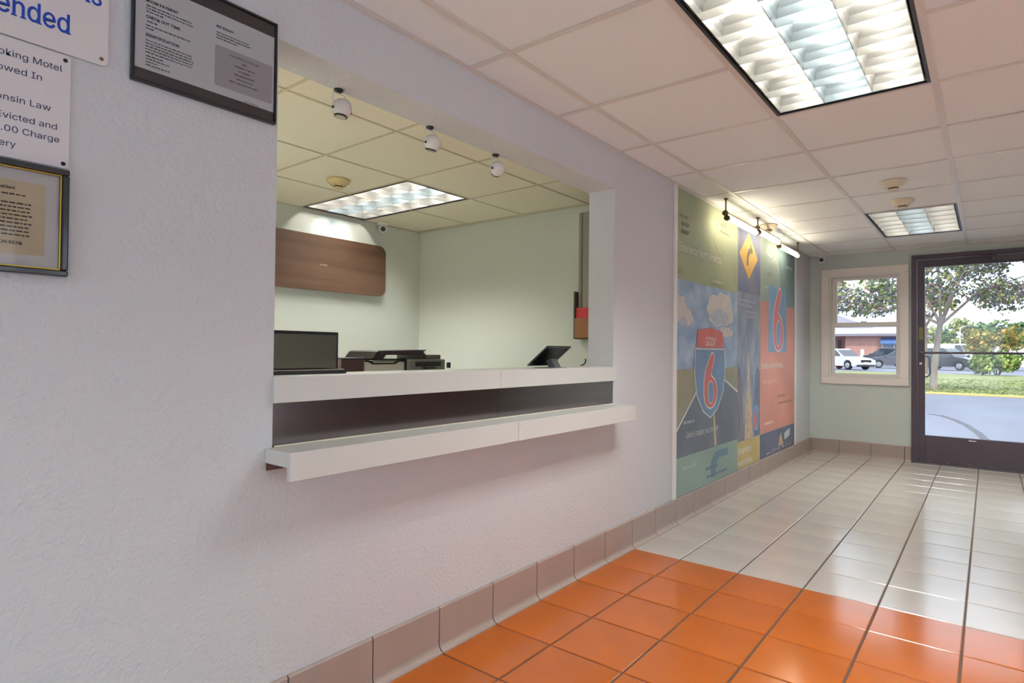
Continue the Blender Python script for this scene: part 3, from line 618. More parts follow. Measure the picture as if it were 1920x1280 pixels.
flat('facade', [(4.934, .39), (4.934, 1.05), (5.0, .98), (5.06, .82), (5.09, .39)], X1 + .0005, ink('facade', 98, 92, 108, var=(18, .2, (1, 1, .3))), p2)
flat('facade', [(5.38, .60), (5.40, .92), (5.46, 1.0), (5.543, .95), (5.543, .39), (5.38, .39)], X1 + .0005, ink('facade_blue', 74, 88, 112, var=(14, .15)), p2)
flat('small_shield', rect(5.33, 5.50, .44, .66), X1 + .0009, I_SB, p2); six(5.365, 5.465, .46, .62, X1 + .0013, p2, I_RED, (I_RED, I_SB))
text('Experience', .105, (X1 + .001, 4.955, .285), I_WH, p2, sx=.9, bold=.012, ext=.0001); text('North America', .085, (X1 + .001, 4.955, .19), I_WH, p2, sx=.92, bold=.012, ext=.0001)
for (y, z, wd, n, sd) in ((4.98, 1.55, .42, 2, 51), (5.16, 1.46, .30, 2, 52)): print_rows(p2, X1 + .0008, y, y + wd, z, n, .04, .018, ink('mauve_ink', 158, 150, 186), sd, .8)
# poster three: blue square with numeral, red field, night scene
p3 = poster('tall poster with big red outlined numeral on blue square and salmon field', 5.549, 6.747)
flat('print_block', rect(5.551, 6.745, 1.585, ZT), X1, ink('sage_print', 140, 156, 138, var=(1.8, .12), rgb2=S(118, 140, 132)), p3)
flat('print_block', [(6.25, 1.585), (6.745, 1.585), (6.745, ZT), (6.10, ZT)], X1 + .0004, ink('deep_teal', 84, 118, 118, var=(2, .08)), p3)
flat('print_block', rect(5.551, 6.745, .39, 1.585), X1, ink('salmon', 204, 122, 106, var=(1.6, .08)), p3)
flat('print_square', rect(5.80, 6.418, 1.125, 1.745), X1 + .0008, ink('square_blue', 94, 140, 190, var=(2, .08)), p3)
six(5.96, 6.30, 1.14, 1.735, X1 + .0014, p3, ink('pink_white', 232, 200, 206), (ink('numeral_red', 212, 96, 98), ink('square_blue', 94, 140, 190)))
VT = Matrix(((0, 0, 1), (0, -1, 0), (1, 0, 0)))
text('motel', .10, (X1 + .0014, 5.86, 1.42), ink('pale_blue_ink', 178, 204, 224), p3, frame=VT, ext=.0001)
text('Experience North America.', .098, (X1 + .001, 5.575, .975), I_WH, p3, sx=.86, bold=.006, ext=.0001)
text("Goin'6 makes you smarter", .066, (X1 + .001, 5.64, .835), ink('pale_salmon', 226, 190, 178), p3, sx=.80, ext=.0001)
text('motel', .085, (X1 + .001, 5.75, 1.83), ink('grey_ink3', 98, 112, 98), p3, ext=.0001)
for (y, z, wd, n, sd, m_) in ((6.12, .70, .28, 1, 61, ink('brown_ink', 150, 92, 80)), (6.15, .63, .50, 1, 62, ink('brown_ink', 150, 92, 80)), (5.68, .47, .28, 1, 63, ink('pale_salmon', 226, 190, 178)), (6.40, 1.98, .26, 1, 64, ink('pale_teal3', 152, 178, 178)), (5.66, 1.72, .20, 1, 65, ink('pale_teal3', 152, 178, 178))): print_rows(p3, X1 + .0009, y, y + wd, z, n, .04, .02, m_, sd, 1.0)
flat('print_block', rect(5.551, 6.745, ZB, .388), X1 + .0004, ink('night_navy', 50, 62, 92, var=(2.5, .2), rgb2=S(70, 80, 112)), p3)
flat('lit_screen', [(6.36, .255), (6.36, .325), (6.56, .355), (6.56, .285)], X1 + .0009, ink('screen_white', 206, 218, 220), p3)
flat('campfire', [(6.14, .215), (6.18, .30), (6.24, .345), (6.27, .29), (6.34, .225)], X1 + .0009, ink('fire', 196, 158, 118, var=(20, .2)), p3)
r = random.Random(9); b = MB()
for k in range(60):
    y = r.uniform(5.75, 6.70); z = ZB + .012 + .055 * (y - 5.7) * r.random() + r.random() * .012; s_ = r.uniform(.004, .012); b.box(X1 + .0009, X1 + .0012, y, y + s_ * 1.6, z, z + s_)
b.build('city_glints', ink('glints', 222, 190, 168), p3)
# curved graphic lines printed across the blocks
for (pts, m_, par) in (([(1276, 470), (1300, 478), (1306, 498), (1308, 512)], ink('faint_line', 140, 146, 112), p1), ([(1345, 430), (1338, 450), (1350, 480), (1360, 470)], ink('faint_line', 140, 146, 112), p1), ([(1436, 478), (1446, 486), (1454, 478), (1462, 494), (1468, 520), (1472, 534)], ink('faint_teal_line', 100, 124, 116), p3)):
    q = px2(pts)
    for a, c in zip(q[:-1], q[1:]): strip(a, c, .02, m_, par, X1 + .0008, 'drawn_line')
for n_, y in (('trim_1', 3.672), ('trim_2', 6.752)):
    tag(B(.0005, .014, y, y + .042, ZB - .004, H - .004).build(n_, M_WHITE, bev=.002), {'trim_1': 'white vertical trim strip at the green poster edge', 'trim_2': 'white vertical trim strip at the red poster edge'}[n_], kind='structure')

# ------------------------------------------------------------------ window and door in the end wall
M_VINYL = mat('white_vinyl', S(230, 226, 220), .4, .5); M_CASE = mat('cream_casing', S(238, 228, 222), .4, .5)
wd = struct('window_1', 'white double hung window beside the glass door')
x0, x1, z0, z1 = .118, .945, .785, 2.06; cw = .077
for a in ((x0, x1, z1 - cw, z1), (x0, x1, z0, z0 + cw), (x0, x0 + cw, z0 + cw, z1 - cw), (x1 - cw, x1, z0 + cw, z1 - cw)):
    B(a[0], a[1], YF - .02, YF - .0005, a[2], a[3]).build('casing', M_CASE, wd, bev=.004)
def rails(x0, x1, z0, z1, w4, y0, y1, nm, m, parent):      # left, right, bottom, top
    l_, r_, b_, t_ = w4
    for a in ((x0, x1, z1 - t_, z1), (x0, x1, z0, z0 + b_), (x0, x0 + l_, z0 + b_, z1 - t_), (x1 - r_, x1, z0 + b_, z1 - t_)): B(a[0], a[1], y0, y1, a[2], a[3]).build(nm, m, parent, bev=.003)
rails(WIN[0], WIN[1], WIN[2], WIN[3], (.022, .016, .014, .022), YF - .004, YF + .12, 'frame', M_VINYL, wd)
rails(.217, .852, 1.412, 1.963, (.046, .024, .05, .03), YF + .06, YF + .095, 'upper_sash', M_VINYL, wd)
B(.262, .829, YF + .074, YF + .080, 1.46, 1.935).build('pane', M_GLASS, wd)
rails(.217, .852, .876, 1.462, (.028, .022, .026, .048), YF + .018, YF + .053, 'lower_sash', M_VINYL, wd)
B(.244, .831, YF + .032, YF + .038, .900, 1.416).build('pane', M_GLASS, wd)
MB().box(.50, .56, YF + .012, YF + .03, 1.462, 1.474).build('sash_lock', M_VINYL, wd, bev=.002)
dr = struct('door_1', 'dark bronze framed glass entry door')
B(.968, 1.012, YF - .03, YF + .11, -.02, 2.144).build('jamb', M_BRONZE, dr, bev=.002)
B(1.94, 1.984, YF - .03, YF + .11, -.02, 2.144).build('jamb', M_BRONZE, dr, bev=.002)
B(1.012, 1.94, YF - .03, YF + .11, 2.098, 2.144).build('head', M_BRONZE, dr, bev=.002)
B(.975, 1.98, YF - .02, YF + .16, -.11, .008).build('threshold', M_BRONZE, dr, bev=.002)
dy0, dy1 = YF + .0, YF + .045
B(1.016, 1.082, dy0, dy1, .012, 2.092).build('stile', M_BRONZE, dr, bev=.002); B(1.872, 1.936, dy0, dy1, .012, 2.092).build('stile', M_BRONZE, dr, bev=.002)
B(1.082, 1.872, dy0, dy1, .012, .288).build('bottom_rail', M_BRONZE, dr, bev=.002); B(1.082, 1.872, dy0, dy1, 2.018, 2.092).build('top_rail', M_BRONZE, dr, bev=.002)
B(1.082, 1.872, dy0 + .02, dy0 + .026, .288, 2.018).build('pane', M_GLASS, dr)
pb = MB().cyl((1.05, dy0 - .055, 1.136), (1.90, dy0 - .055, 1.136), .011, seg=14).build('push_bar', M_BRONZE, dr, smooth=True)
for x in (1.05, 1.90): B(x - .012, x + .012, dy0 - .06, dy0, 1.120, 1.152).build('bar_bracket', M_BRONZE, dr, bev=.003)
MB().tube([(1.05, dy1, 1.10), (1.09, dy1 + .05, 1.10), (1.112, dy1 + .06, 1.09), (1.118, dy1 + .06, 1.07), (1.118, dy1 + .06, .93), (1.112, dy1 + .06, .90), (1.09, dy1 + .05, .885), (1.05, dy1, .885)], .010, 10).build('pull_handle', M_BLACK, dr, smooth=True)
MB().ring([(.014, 0), (.014, .01), (.006, .012)], (1.048, dy0, 1.02), (0, -1, 0), 16).build('lock_cylinder', M_CHROME, dr)
B(1.03, 1.068, dy0 - .0008, dy0, 1.27, 1.40).build('sticker', mat('olive_sticker', S(130, 122, 66), .5), dr)
B(1.62, 1.86, dy0 - .05, dy0, 2.035, 2.085).build('closer_body', mat('closer_bronze', S(84, 76, 80), .35, .5, .4), dr, bev=.006)
MB().tube([(1.66, dy0 - .055, 2.082), (1.50, dy0 - .10, 2.088), (1.40, dy0 - .09, 2.09)], .008, 6).tube([(1.40, dy0 - .09, 2.094), (1.62, dy0 - .035, 2.10)], .007, 6).build('closer_arm', M_BRONZE, dr)
for x in (1.12, 1.28, 1.45, 1.62): MB().ring([(.006, 0), (.004, .003)], (x, dy0, .03), (0, -1, 0), 10).build('screw', M_CHROME, dr)
B(1.44, 1.50, dy0 - .002, dy0, .262, .272).build('maker_plate', M_CHROME, dr)

# ------------------------------------------------------------------ office contents
bb = thing('wall_board', 'long dark brown wooden board with rounded end on the office wall', 'wall board', (OX + .05, 2.6, 1.572))
M_DWOOD = mat('dark_walnut', S(72, 48, 34), .38, .5, var=(4, .25, (1, .12, 2.5)), rgb2=S(98, 72, 58))
MB().prism(rrect(1.6, 3.40, 1.572, 2.008, .07, OX + .045, 8, (1, 1, 1, 1)), (.022, 0, 0)).build('board', M_DWOOD, bb)
for y in (1.9, 2.5, 3.1): B(OX, OX + .045, y - .02, y + .02, 1.70, 1.88).build('stand_off', M_BLACK, bb)
q = at(607, 498, 0, OX + .068); text('motel', .03, (OX + .0675, q.y, q.z), mat('board_ink', S(176, 150, 128), .5), bb, 'CENTER', sx=1.2)
dk = thing('desk', 'office work surface hidden behind the service counter', 'desk', (-1.0, 2.0, 0))
B(-1.75, -.42, .95, 3.4, .80, .83).build('top', mat('desk_laminate', S(200, 192, 176), .5), dk, bev=.003)
for x in (-1.72, -.47):
    for y in (.98, 3.35): B(x - .02, x + .02, y - .02, y + .02, 0, .80).build('leg', M_BLACK, dk)
mo = thing('monitor', 'black flat monitor behind the counter with grey screen', 'monitor', (-.75, 1.35, .83))
B(-.74, -.70, 1.10, 1.628, .90, 1.187).build('case', M_BLACK, mo, bev=.004)
B(-.7, -.6985, 1.114, 1.616, .914, 1.173).build('screen', mat('screen_off', S(88, 88, 80), .15, .6), mo)
B(-.76, -.74, 1.32, 1.40, .84, 1.05).build('stand_neck', M_BLACK, mo, bev=.004); B(-.84, -.66, 1.26, 1.46, .8305, .842).build('stand_base', M_BLACK, mo, bev=.004)
tr = thing('document_tray', 'low black tray with bright rim in front of the monitor', 'tray', (-.3, 1.15, 1.031))
MB().box(-.195, -.085, .925, 1.225, 1.0305, 1.034).box(-.195, -.190, .925, 1.225, 1.034, 1.046).box(-.090, -.085, .925, 1.225, 1.034, 1.042).box(-.19, -.09, 1.22, 1.225, 1.034, 1.046).build('body', M_BLACK, tr)
MB().tube([(-.088, .93, 1.043), (-.088, 1.21, 1.043), (-.092, 1.224, 1.041), (-.10, 1.224, 1.034)], .002, 6).build('rim', M_CHROME, tr)
pr = thing('printer', 'white and grey multifunction printer with open black lid behind the counter', 'printer', (-1.25, 2.35, .83))
M_PRW = mat('printer_white', S(206, 204, 190), .4, .5); M_PRG = mat('printer_grey', S(112, 114, 104), .4, .5); M_PRD = mat('printer_dark', S(48, 36, 40), .4, .5)
B(-1.42, -1.10, 2.085, 2.375, .8305, 1.040).build('body', M_PRW, pr, bev=.006)
MB().prism([(-1.102, 2.09, 1.040), (-1.102, 2.11, 1.040), (-1.102, 2.135, 1.027), (-1.102, 2.30, 1.027), (-1.102, 2.325, 1.040), (-1.102, 2.36, 1.045), (-1.102, 2.36, 1.052), (-1.102, 2.32, 1.052), (-1.102, 2.29, 1.036), (-1.102, 2.145, 1.036), (-1.102, 2.105, 1.052), (-1.102, 2.09, 1.052)], (.006, 0, 0)).build('black_edge', M_BLACK, pr)
B(-1.42, -1.11, 2.10, 2.36, 1.0402, 1.050).build('top_cover', M_PRG, pr, bev=.003)
B(-1.40, -1.08, 2.38, 2.69, .8305, 1.054).build('feeder_unit', M_PRG, pr, bev=.006)
B(-1.082, -1.076, 2.44, 2.65, 1.012, 1.040).build('paper_slot', M_BLACK, pr); B(-1.08, -1.05, 2.50, 2.58, .998, 1.010).build('tray_tab', M_PRD, pr, bev=.003)
B(-1.40, -1.09, 2.37, 2.38, .84, 1.056).build('side_strip', M_BLACK, pr)
MB().prism([(-1.12, 2.15, 1.058), (-1.12, 2.185, 1.098), (-1.12, 2.20, 1.104), (-1.12, 2.57, 1.112), (-1.12, 2.54, 1.100), (-1.12, 2.56, 1.082), (-1.12, 2.25, 1.080), (-1.12, 2.22, 1.05), (-1.12, 2.20, 1.046)], (-.26, 0, 0)).build('lid', M_PRD, pr)
B(-1.38, -1.10, 2.55, 2.67, 1.0545, 1.082).build('output_tray', mat('tray_brown', S(98, 90, 78), .4), pr, bev=.004)
B(-1.07, -1.05, 2.69, 2.71, 1.00, 1.035).build('side_lever', M_BLACK, pr, bev=.003)
bx_ = thing('storage_box', 'dark plum box standing beside the printer', 'box', (-1.25, 2.0, .83))
B(-1.40, -1.10, 1.93, 2.078, .8305, 1.058).build('box_body', mat('plum_card', S(70, 48, 50), .5), bx_, bev=.003); B(-1.403, -1.097, 1.927, 2.081, 1.0585, 1.064).build('box_lid', M_BLACK, bx_, bev=.002)
tb = thing('tablet', 'black tablet tilted on a stand on the counter', 'tablet', (-.12, 2.35, 1.03))
c0 = Vector((-.125, 2.285, 1.0385)); ey = Vector((.0, 1, 0)); eu = Vector((.105, .02, .094)); nn = ey.cross(eu).normalized()
pg = [c0, c0 + ey * .205, c0 + ey * .205 + eu, c0 + eu]
MB().prism(pg, -nn * .008).build('case', M_BLACK, tb, bev=.003)
MB().prism([c0 + ey * .01 + eu * .06, c0 + ey * .195 + eu * .06, c0 + ey * .195 + eu * .94, c0 + ey * .01 + eu * .94], nn * .001 if nn.x < 0 else -nn * .009).build('screen', mat('tablet_screen', S(30, 32, 36), .1, .6), tb)
MB().prism([(-.06, 2.37, 1.0305), (-.02, 2.37, 1.0305), (-.05, 2.37, 1.075), (-.075, 2.37, 1.066)], (0, .05, 0)).build('stand', mat('stand_grey', S(70, 70, 78), .4), tb)
B(-.12, -.015, 2.33, 2.46, 1.0302, 1.034).build('stand_base', mat('stand_base_grey', S(128, 126, 122), .4), tb, bev=.0015)
kb = thing('grey_panel', 'narrow grey panel on the office end wall beside the opening', 'panel', (-.5, OYR, 1.45))
B(-.818, -.22, OYR - .03, OYR, 1.44, 2.155).build('panel_face', mat('panel_grey', S(150, 142, 130), .5), kb, bev=.002); B(-.795, -.785, OYR - .034, OYR - .03, 1.44, 2.155).build('seam', mat('panel_dark', S(104, 98, 90), .5), kb)
hb = thing('wall_holder', 'brown wooden wall pocket with a red item below the grey panel', 'wall pocket', (-.6, OYR, 1.205))
B(-.822, -.42, OYR - .07, OYR - .058, 1.207, 1.36).build('front', mat('holder_wood', S(140, 88, 44), .5, var=(5, .1)), hb)
B(-.834, -.822, OYR - .07, OYR, 1.207, 1.56).build('side', mat('holder_dark', S(74, 66, 54), .5), hb); B(-.822, -.42, OYR - .07, OYR, 1.203, 1.212).build('bottom', mat('holder_dark', S(74, 66, 54), .5), hb)
B(-.822, -.42, OYR - .057, OYR - .032, 1.212, 1.438).build('red_item', mat('red_plastic', S(190, 40, 48), .4), hb, bev=.003)
cb = thing('cable', 'short black cable end on the counter by the jamb', 'cable', (-.18, 2.86, 1.03)); MB().tube([(-.19, 2.87, 1.033), (-.17, 2.868, 1.04), (-.16, 2.87, 1.055), (-.165, 2.875, 1.07)], .004, 8).build('lead', M_BLACK, cb, smooth=True)

# ------------------------------------------------------------------ outdoors
M_ASPH = mat('asphalt', S(118, 122, 136), .75, .4, var=(.5, .1, (1, .35, 1)), bump=(30, .2, .01))
tag(B(-120, 120, YF + .16, 260, GZ - .2, GZ).build('parking_lot', M_ASPH), 'grey asphalt lot outside the glass door', kind='structure')
KY = 23.2
tag(B(-60, 60, KY, KY + .18, GZ - .02, GZ + .06).build('kerb', mat('yellow_kerb', S(206, 186, 112), .6), bev=.02), 'yellow painted kerb along the lawn', kind='structure')
lawn = tag(B(-60, 60, KY + .18, 47.5, GZ - .02, GZ + .05).build('lawn', mat('lawn_green', S(122, 134, 94), .9, .1, var=(.35, .15), rgb2=S(150, 152, 104))), 'grass strip between the lot and the far street', kind='structure')
r = random.Random(5); b = MB()
for k in range(5200):
    x, y = r.uniform(-9, 7), KY + .25 + (r.random() ** 1.5) * 14; a = r.uniform(0, math.pi); s_ = r.uniform(.03, .09); h_ = r.uniform(.03, .10); dx, dy = math.cos(a) * s_, math.sin(a) * s_
    b.add([(x - dx, y - dy, GZ + .05), (x + dx, y + dy, GZ + .05), (x + r.uniform(-.03, .03), y, GZ + .05 + h_ * .6)], [(0, 1, 2)])
tag(b.build('grass', mat('grass_blades', S(140, 158, 84), .9, .1, island=[S(126, 140, 88), S(146, 150, 100), S(116, 132, 84), S(158, 156, 112)])), 'short sunlit grass on the strip beyond the kerb', 'grass', kind='stuff')
pts = [at(u, v, 2, GZ) for u, v in ((1742, 776), (1765, 779), (1790, 787), (1812, 797), (1835, 812), (1850, 826))]
b = MB()
for a, c in zip(pts[:-1], pts[1:]):
    n = Vector((0, 0, 1)).cross(c - a).normalized() * .05; b.prism([a + n, c + n, c - n, a - n], (0, 0, .004))
tag(b.build('tire_mark', mat('tire_black', S(84, 86, 94), .8)), 'dark curved tire mark on the asphalt', 'tire mark')

BR = random.Random(11)
def leaves(cl, n, size, seed, flat_=.0):
    rr = random.Random(seed); b = MB(); tot = sum(c[3] * c[4] * c[5] for c in cl)
    for (x, y, z, rx, ry, rz) in cl:
        for k in range(max(6, int(n * rx * ry * rz / tot))):
            while True:
                p = Vector((rr.uniform(-1, 1), rr.uniform(-1, 1), rr.uniform(-1, 1)))
                if .25 < p.length < 1: break
            c = Vector((x + p.x * rx, y + p.y * ry, z + p.z * rz)); d = Vector((rr.gauss(0, 1), rr.gauss(0, 1), rr.gauss(0, 1))).normalized(); t = d.orthogonal().normalized(); q = d.cross(t); s_ = size * rr.uniform(.55, 1.3)
            b.add([c - t * s_ * .5, c + q * s_ * .36 + t * s_ * .05, c + t * s_ * .6, c - q * s_ * .36 + t * s_ * .05], [(0, 1, 2, 3)])
    return b
M_BARK = mat('grey_bark', S(150, 136, 126), .9, .1, var=(6, .2, (1, 1, .25))); M_BARK2 = mat('brown_bark', S(120, 104, 88), .9, .1, var=(6, .2, (1, 1, .25)))
LEAFMIX = [S(84, 102, 76), S(104, 98, 112), S(124, 114, 126), S(92, 116, 80), S(138, 150, 96), S(112, 106, 116), S(168, 168, 98), S(82, 98, 86), S(152, 118, 112), S(104, 122, 88), S(120, 116, 124), S(88, 104, 92)]
def tree(label, x, y, trunk_r, fork_z, branches, clusters, n, size, bark, cols, seed, group='trees outside', lean=0):
    t = thing('tree', label, 'tree', (x, y, GZ + .08), group=group); rr = random.Random(seed)
    base = Vector((x, y, GZ + .05)); fk = Vector((x + lean, y, fork_z))
    mid = base.lerp(fk, .5) + Vector((lean * -.15, 0, 0))
    MB().tube([base, base + Vector((0, 0, .25)), mid, fk], trunk_r * 1.15, 10, taper=trunk_r * .8).build('trunk', bark, t, smooth=True)
    for e in branches:
        e = Vector(e); m_ = fk.lerp(e, .5) + Vector((rr.uniform(-.15, .15), 0, rr.uniform(.0, .25)))
        MB().tube([fk - Vector((0, 0, .15)), m_, e], trunk_r * .5, 7, taper=trunk_r * .14).build('branch', bark, t, smooth=True)
    leaves(clusters, n, size, seed).build('crown', mat('leaf_' + str(seed), cols[0], .7, .3, island=cols), t)
    return t
cl = []
r = random.Random(21)
for k in range(46):
    a = r.uniform(0, 2 * math.pi); R = r.uniform(.2, 1) ** .6
    cl.append((.35 + 4.3 * R * math.cos(a), 24.9 + 2.6 * R * math.sin(a), 4.35 + r.uniform(-1.3, 2.2) - .25 * R, r.uniform(.5, 1.0), r.uniform(.5, .9), r.uniform(.3, .6)))
cl += [(2.6 + .5 * k, 24.8 + .2 * (k % 2), 5.0 - .22 * k + .5 * (k % 3), .8, .7, .5) for k in range(6)] + [(.6 + .5 * k, 25.0, 4.6 + .4 * (k % 2), .6, .6, .4) for k in range(5)]
cl += [(-.35, 24.6, 2.7, .55, .5, .45), (-1.9, 24.7, 2.75, .8, .6, .35), (1.9, 24.7, 2.9, .8, .5, .35), (-2.9, 24.9, 3.0, .8, .6, .4)]
tree('nearest tree outside, mottled purple and green leaves and pale trunk', .10, 24.9, .105, 2.3, [(-2.6, 24.8, 3.6), (-.9, 25.2, 4.6), (.9, 24.7, 4.4), (2.6, 25.0, 3.7), (1.6, 25.2, 5.2), (-.1, 24.9, 5.3)], cl, 22000, .11, M_BARK, LEAFMIX, 3, lean=.22)
G2 = [S(120, 140, 84), S(142, 158, 90), S(96, 120, 76), S(170, 170, 104), S(88, 108, 80)]
cl = []
for k in range(16): cl.append((-2.1 + r.uniform(-3.0, 2.6), 46 + r.uniform(-1.5, 1.5), r.uniform(4.2, 7.4), r.uniform(.6, 1.2), .8, r.uniform(.3, .7)))
tree('slender forked tree behind the nearest tree, sparse green leaves', -1.6, 46, .16, 3.0, [(-3.4, 46, 5.6), (-.2, 46, 5.0), (.6, 46.2, 6.3), (-1.9, 46, 6.4)], cl, 900, .34, M_BARK2, G2, 4)
cl = []
for k in range(26): cl.append((-14.5 + r.uniform(-4.0, 5.0), 66 + r.uniform(-2, 2), r.uniform(4.8, 11.0), r.uniform(1.0, 1.9), 1.2, r.uniform(.7, 1.2)))
tree('large bright green tree seen through the window over the brick building', -14.0, 66, .3, 4.0, [(-17, 66, 7.5), (-12, 66, 7.2), (-14, 66, 9)], cl, 2600, .55, M_BARK2, [S(112, 142, 74), S(134, 160, 84), S(90, 118, 70), S(160, 168, 84), S(88, 108, 78)], 6)
# shrub by the street
sb = at(1872, 699, 2, GZ + .1); sbx = 2.05 * (46.6 / 55.6) + 1.6 * (1 - 46.6 / 55.6)
shb = thing('shrub', 'large loose shrub with green base and rusty top beside the street', 'shrub', (sbx, 46.5, GZ + .1))
for k in range(7):
    a = k * .9; MB().tube([(sbx + .1 * math.cos(a), 46.5 + .1 * math.sin(a), GZ + .08), (sbx + .5 * math.cos(a), 46.5 + .4 * math.sin(a), 1.0), (sbx + 1.0 * math.cos(a), 46.5 + .6 * math.sin(a), 2.0)], .035, 6, taper=.01).build('stem', M_BARK2, shb)
leaves([(sbx + r.uniform(-.95, .95), 46.5 + r.uniform(-.6, .6), r.uniform(.25, 1.2), .5, .5, .42) for k in range(16)], 1500, .24, 31).build('lower_foliage', mat('shrub_green', S(122, 150, 76), .7, .3, island=[S(122, 150, 76), S(146, 168, 84), S(98, 126, 66), S(166, 176, 96)]), shb)
leaves([(sbx + r.uniform(-1.15, 1.15), 46.5 + r.uniform(-.6, .6), r.uniform(1.5, 2.55), .6, .5, .4) for k in range(16)], 1200, .22, 32).build('upper_foliage', mat('shrub_rust', S(160, 146, 84), .7, .3, island=[S(164, 146, 86), S(146, 150, 84), S(190, 152, 92), S(130, 140, 84)]), shb)
FARCOL = [S(92, 124, 84), S(112, 142, 92), S(78, 106, 80), S(132, 150, 96)]
for k, (u, hh, lb) in enumerate(((1738, 3.6, 'yellow green rounded tree at the far left of the distant tree row'), (1756, 3.0, 'low light green tree in the distant row beside the trunk'), (1776, 3.6, 'dark green tree in the distant row behind the lamp post'), (1797, 4.4, 'taller dark tree in the distant row at the lamp post'), (1818, 4.0, 'broad green tree in the distant row right of the lamp post'), (1838, 3.6, 'green tree in the distant row next to the shrub'), (1862, 3.7, 'green tree in the distant row partly behind the shrub'), (1890, 3.6, 'green distant tree behind the shrub top'), (1915, 3.6, 'green distant tree at the edge of the door view'))):
    TD = 104 + 6 * ((k * 4) % 9) * .5; p = at(u, 668, 1, TD); x = p.x
    hh *= 1.5
    t = thing('distant_tree', lb, 'tree', (x, TD, GZ), group='distant row of trees')
    MB().tube([(x, TD, GZ - .02), (x, TD, 1.5)], .25, 6).build('trunk', M_BARK2, t)
    leaves([(x + r.uniform(-.9, .9), TD + r.uniform(-.8, .8), 1.2 + (hh - 1.0) * r.random() ** .8, 1.3, 1.0, .8) for q in range(9)], 420, .65, 50 + k).build('crown', mat('far_leaf%d' % (k % 3), FARCOL[0], .8, .2, island=FARCOL if k % 3 else [S(150, 152, 84), S(128, 146, 90), S(166, 160, 96)]), t)
lpx = at(1800, 660, 1, 84).x
lp = thing('lamp_post', 'thin white street lamp post before the distant trees', 'lamp post', (lpx, 84, GZ))
MB().cyl((lpx, 84, GZ), (lpx, 84, 4.1), .09, .06).build('pole', M_PLW, lp); MB().tube([(lpx, 84, 4.05), (lpx + .2, 84, 4.35), (lpx + .7, 84, 4.4)], .06, 6).build('arm', M_PLW, lp); B(lpx + .5, lpx + 1.1, 83.85, 84.15, 4.33, 4.45).build('lamp_head', M_PRG, lp, bev=.03)

# brick building
BY = 88.0
def bxp(u): return at(u, 640, 1, BY).x
bd = thing('brick_building', 'low red brick building with grey hip roof and blue awning', 'building', (-12, BY, GZ))
M_BRK = mat('pink_brick', S(186, 142, 130), .8, .2, var=(1.5, .06)); M_ROOF = mat('grey_shingle', S(168, 164, 174), .8, .2, var=(2, .05))
xw0, xw1 = bxp(1500), bxp(1722); xj = bxp(1585)
B(xj, xw1, BY, BY + 12, GZ, 3.45).build('wall', M_BRK, bd); B(xw0, xj, BY + 2.5, BY + 12, GZ, 3.45).build('recessed_wall', M_BRK, bd)
for k in range(3): B(xj - 1.3 - k * 2.2, xj - .9 - k * 2.2, BY + 2.3, BY + 2.52, GZ, 3.0).build('doorway', mat('dark_opening', S(74, 66, 72), .6), bd)
B(xw0 - .6, xw1 + .6, BY - .8, BY + 12.6, 3.45, 3.75).build('fascia_board', mat('fascia_grey', S(138, 134, 142), .6), bd)
rx0, rx1 = xw0 - .6, bxp(1690)
MB().add([(rx0, BY - .8, 3.75), (xw1 + .6, BY - .8, 3.75), (xw1 + .6, BY + 12.6, 3.75), (rx0, BY + 12.6, 3.75), (rx0 + 4, BY + 5.5, 5.5), (bxp(1655), BY + 5.5, 5.2)], [(0, 1, 5, 4), (1, 2, 5), (2, 3, 4, 5), (3, 0, 4), (0, 3, 2, 1)]).build('roof', M_ROOF, bd)
gx = bxp(1561)
MB().prism([(gx - 6, BY + 3.0, 4.3), (gx + 4.4, BY + 3.0, 4.6), (gx - .5, BY + 3.0, 6.6), (gx - 6, BY + 3.0, 6.8)], (0, 5, 0)).build('upper_roof', M_ROOF, bd)
xa0, xa1 = bxp(1652), bxp(1702)
B(xa0 + .1, xa1 - .1, BY - .04, BY + .02, .9, 2.5).build('shop_window', mat('shop_glass', S(120, 132, 150), .1, .6), bd)
MB().prism([(xa0, BY - .01, 3.3), (xa0, BY - .9, 2.55), (xa0, BY - .9, 2.4), (xa0, BY - .01, 2.4)], (xa1 - xa0, 0, 0)).build('awning', mat('awning_blue', S(80, 108, 156), .6), bd)
for k in range(3): B(xa0 + .1 + (xa1 - xa0 - .3) * k / 2, xa0 + .2 + (xa1 - xa0 - .3) * k / 2, BY - .07, BY - .03, .9, 2.4).build('mullion', M_PLW, bd)
ps = at(1617, 655, 1, 86.5)
pg_ = thing('parking_sign', 'small white parking sign in front of the brick wall', 'sign', (ps.x, 86.5, GZ)); MB().cyl((ps.x, 86.5, GZ), (ps.x, 86.5, 1.0), .04).build('post', M_PRG, pg_); B(ps.x - .2, ps.x + .2, 86.44, 86.47, .9, 1.75).build('plate', M_PLW, pg_)

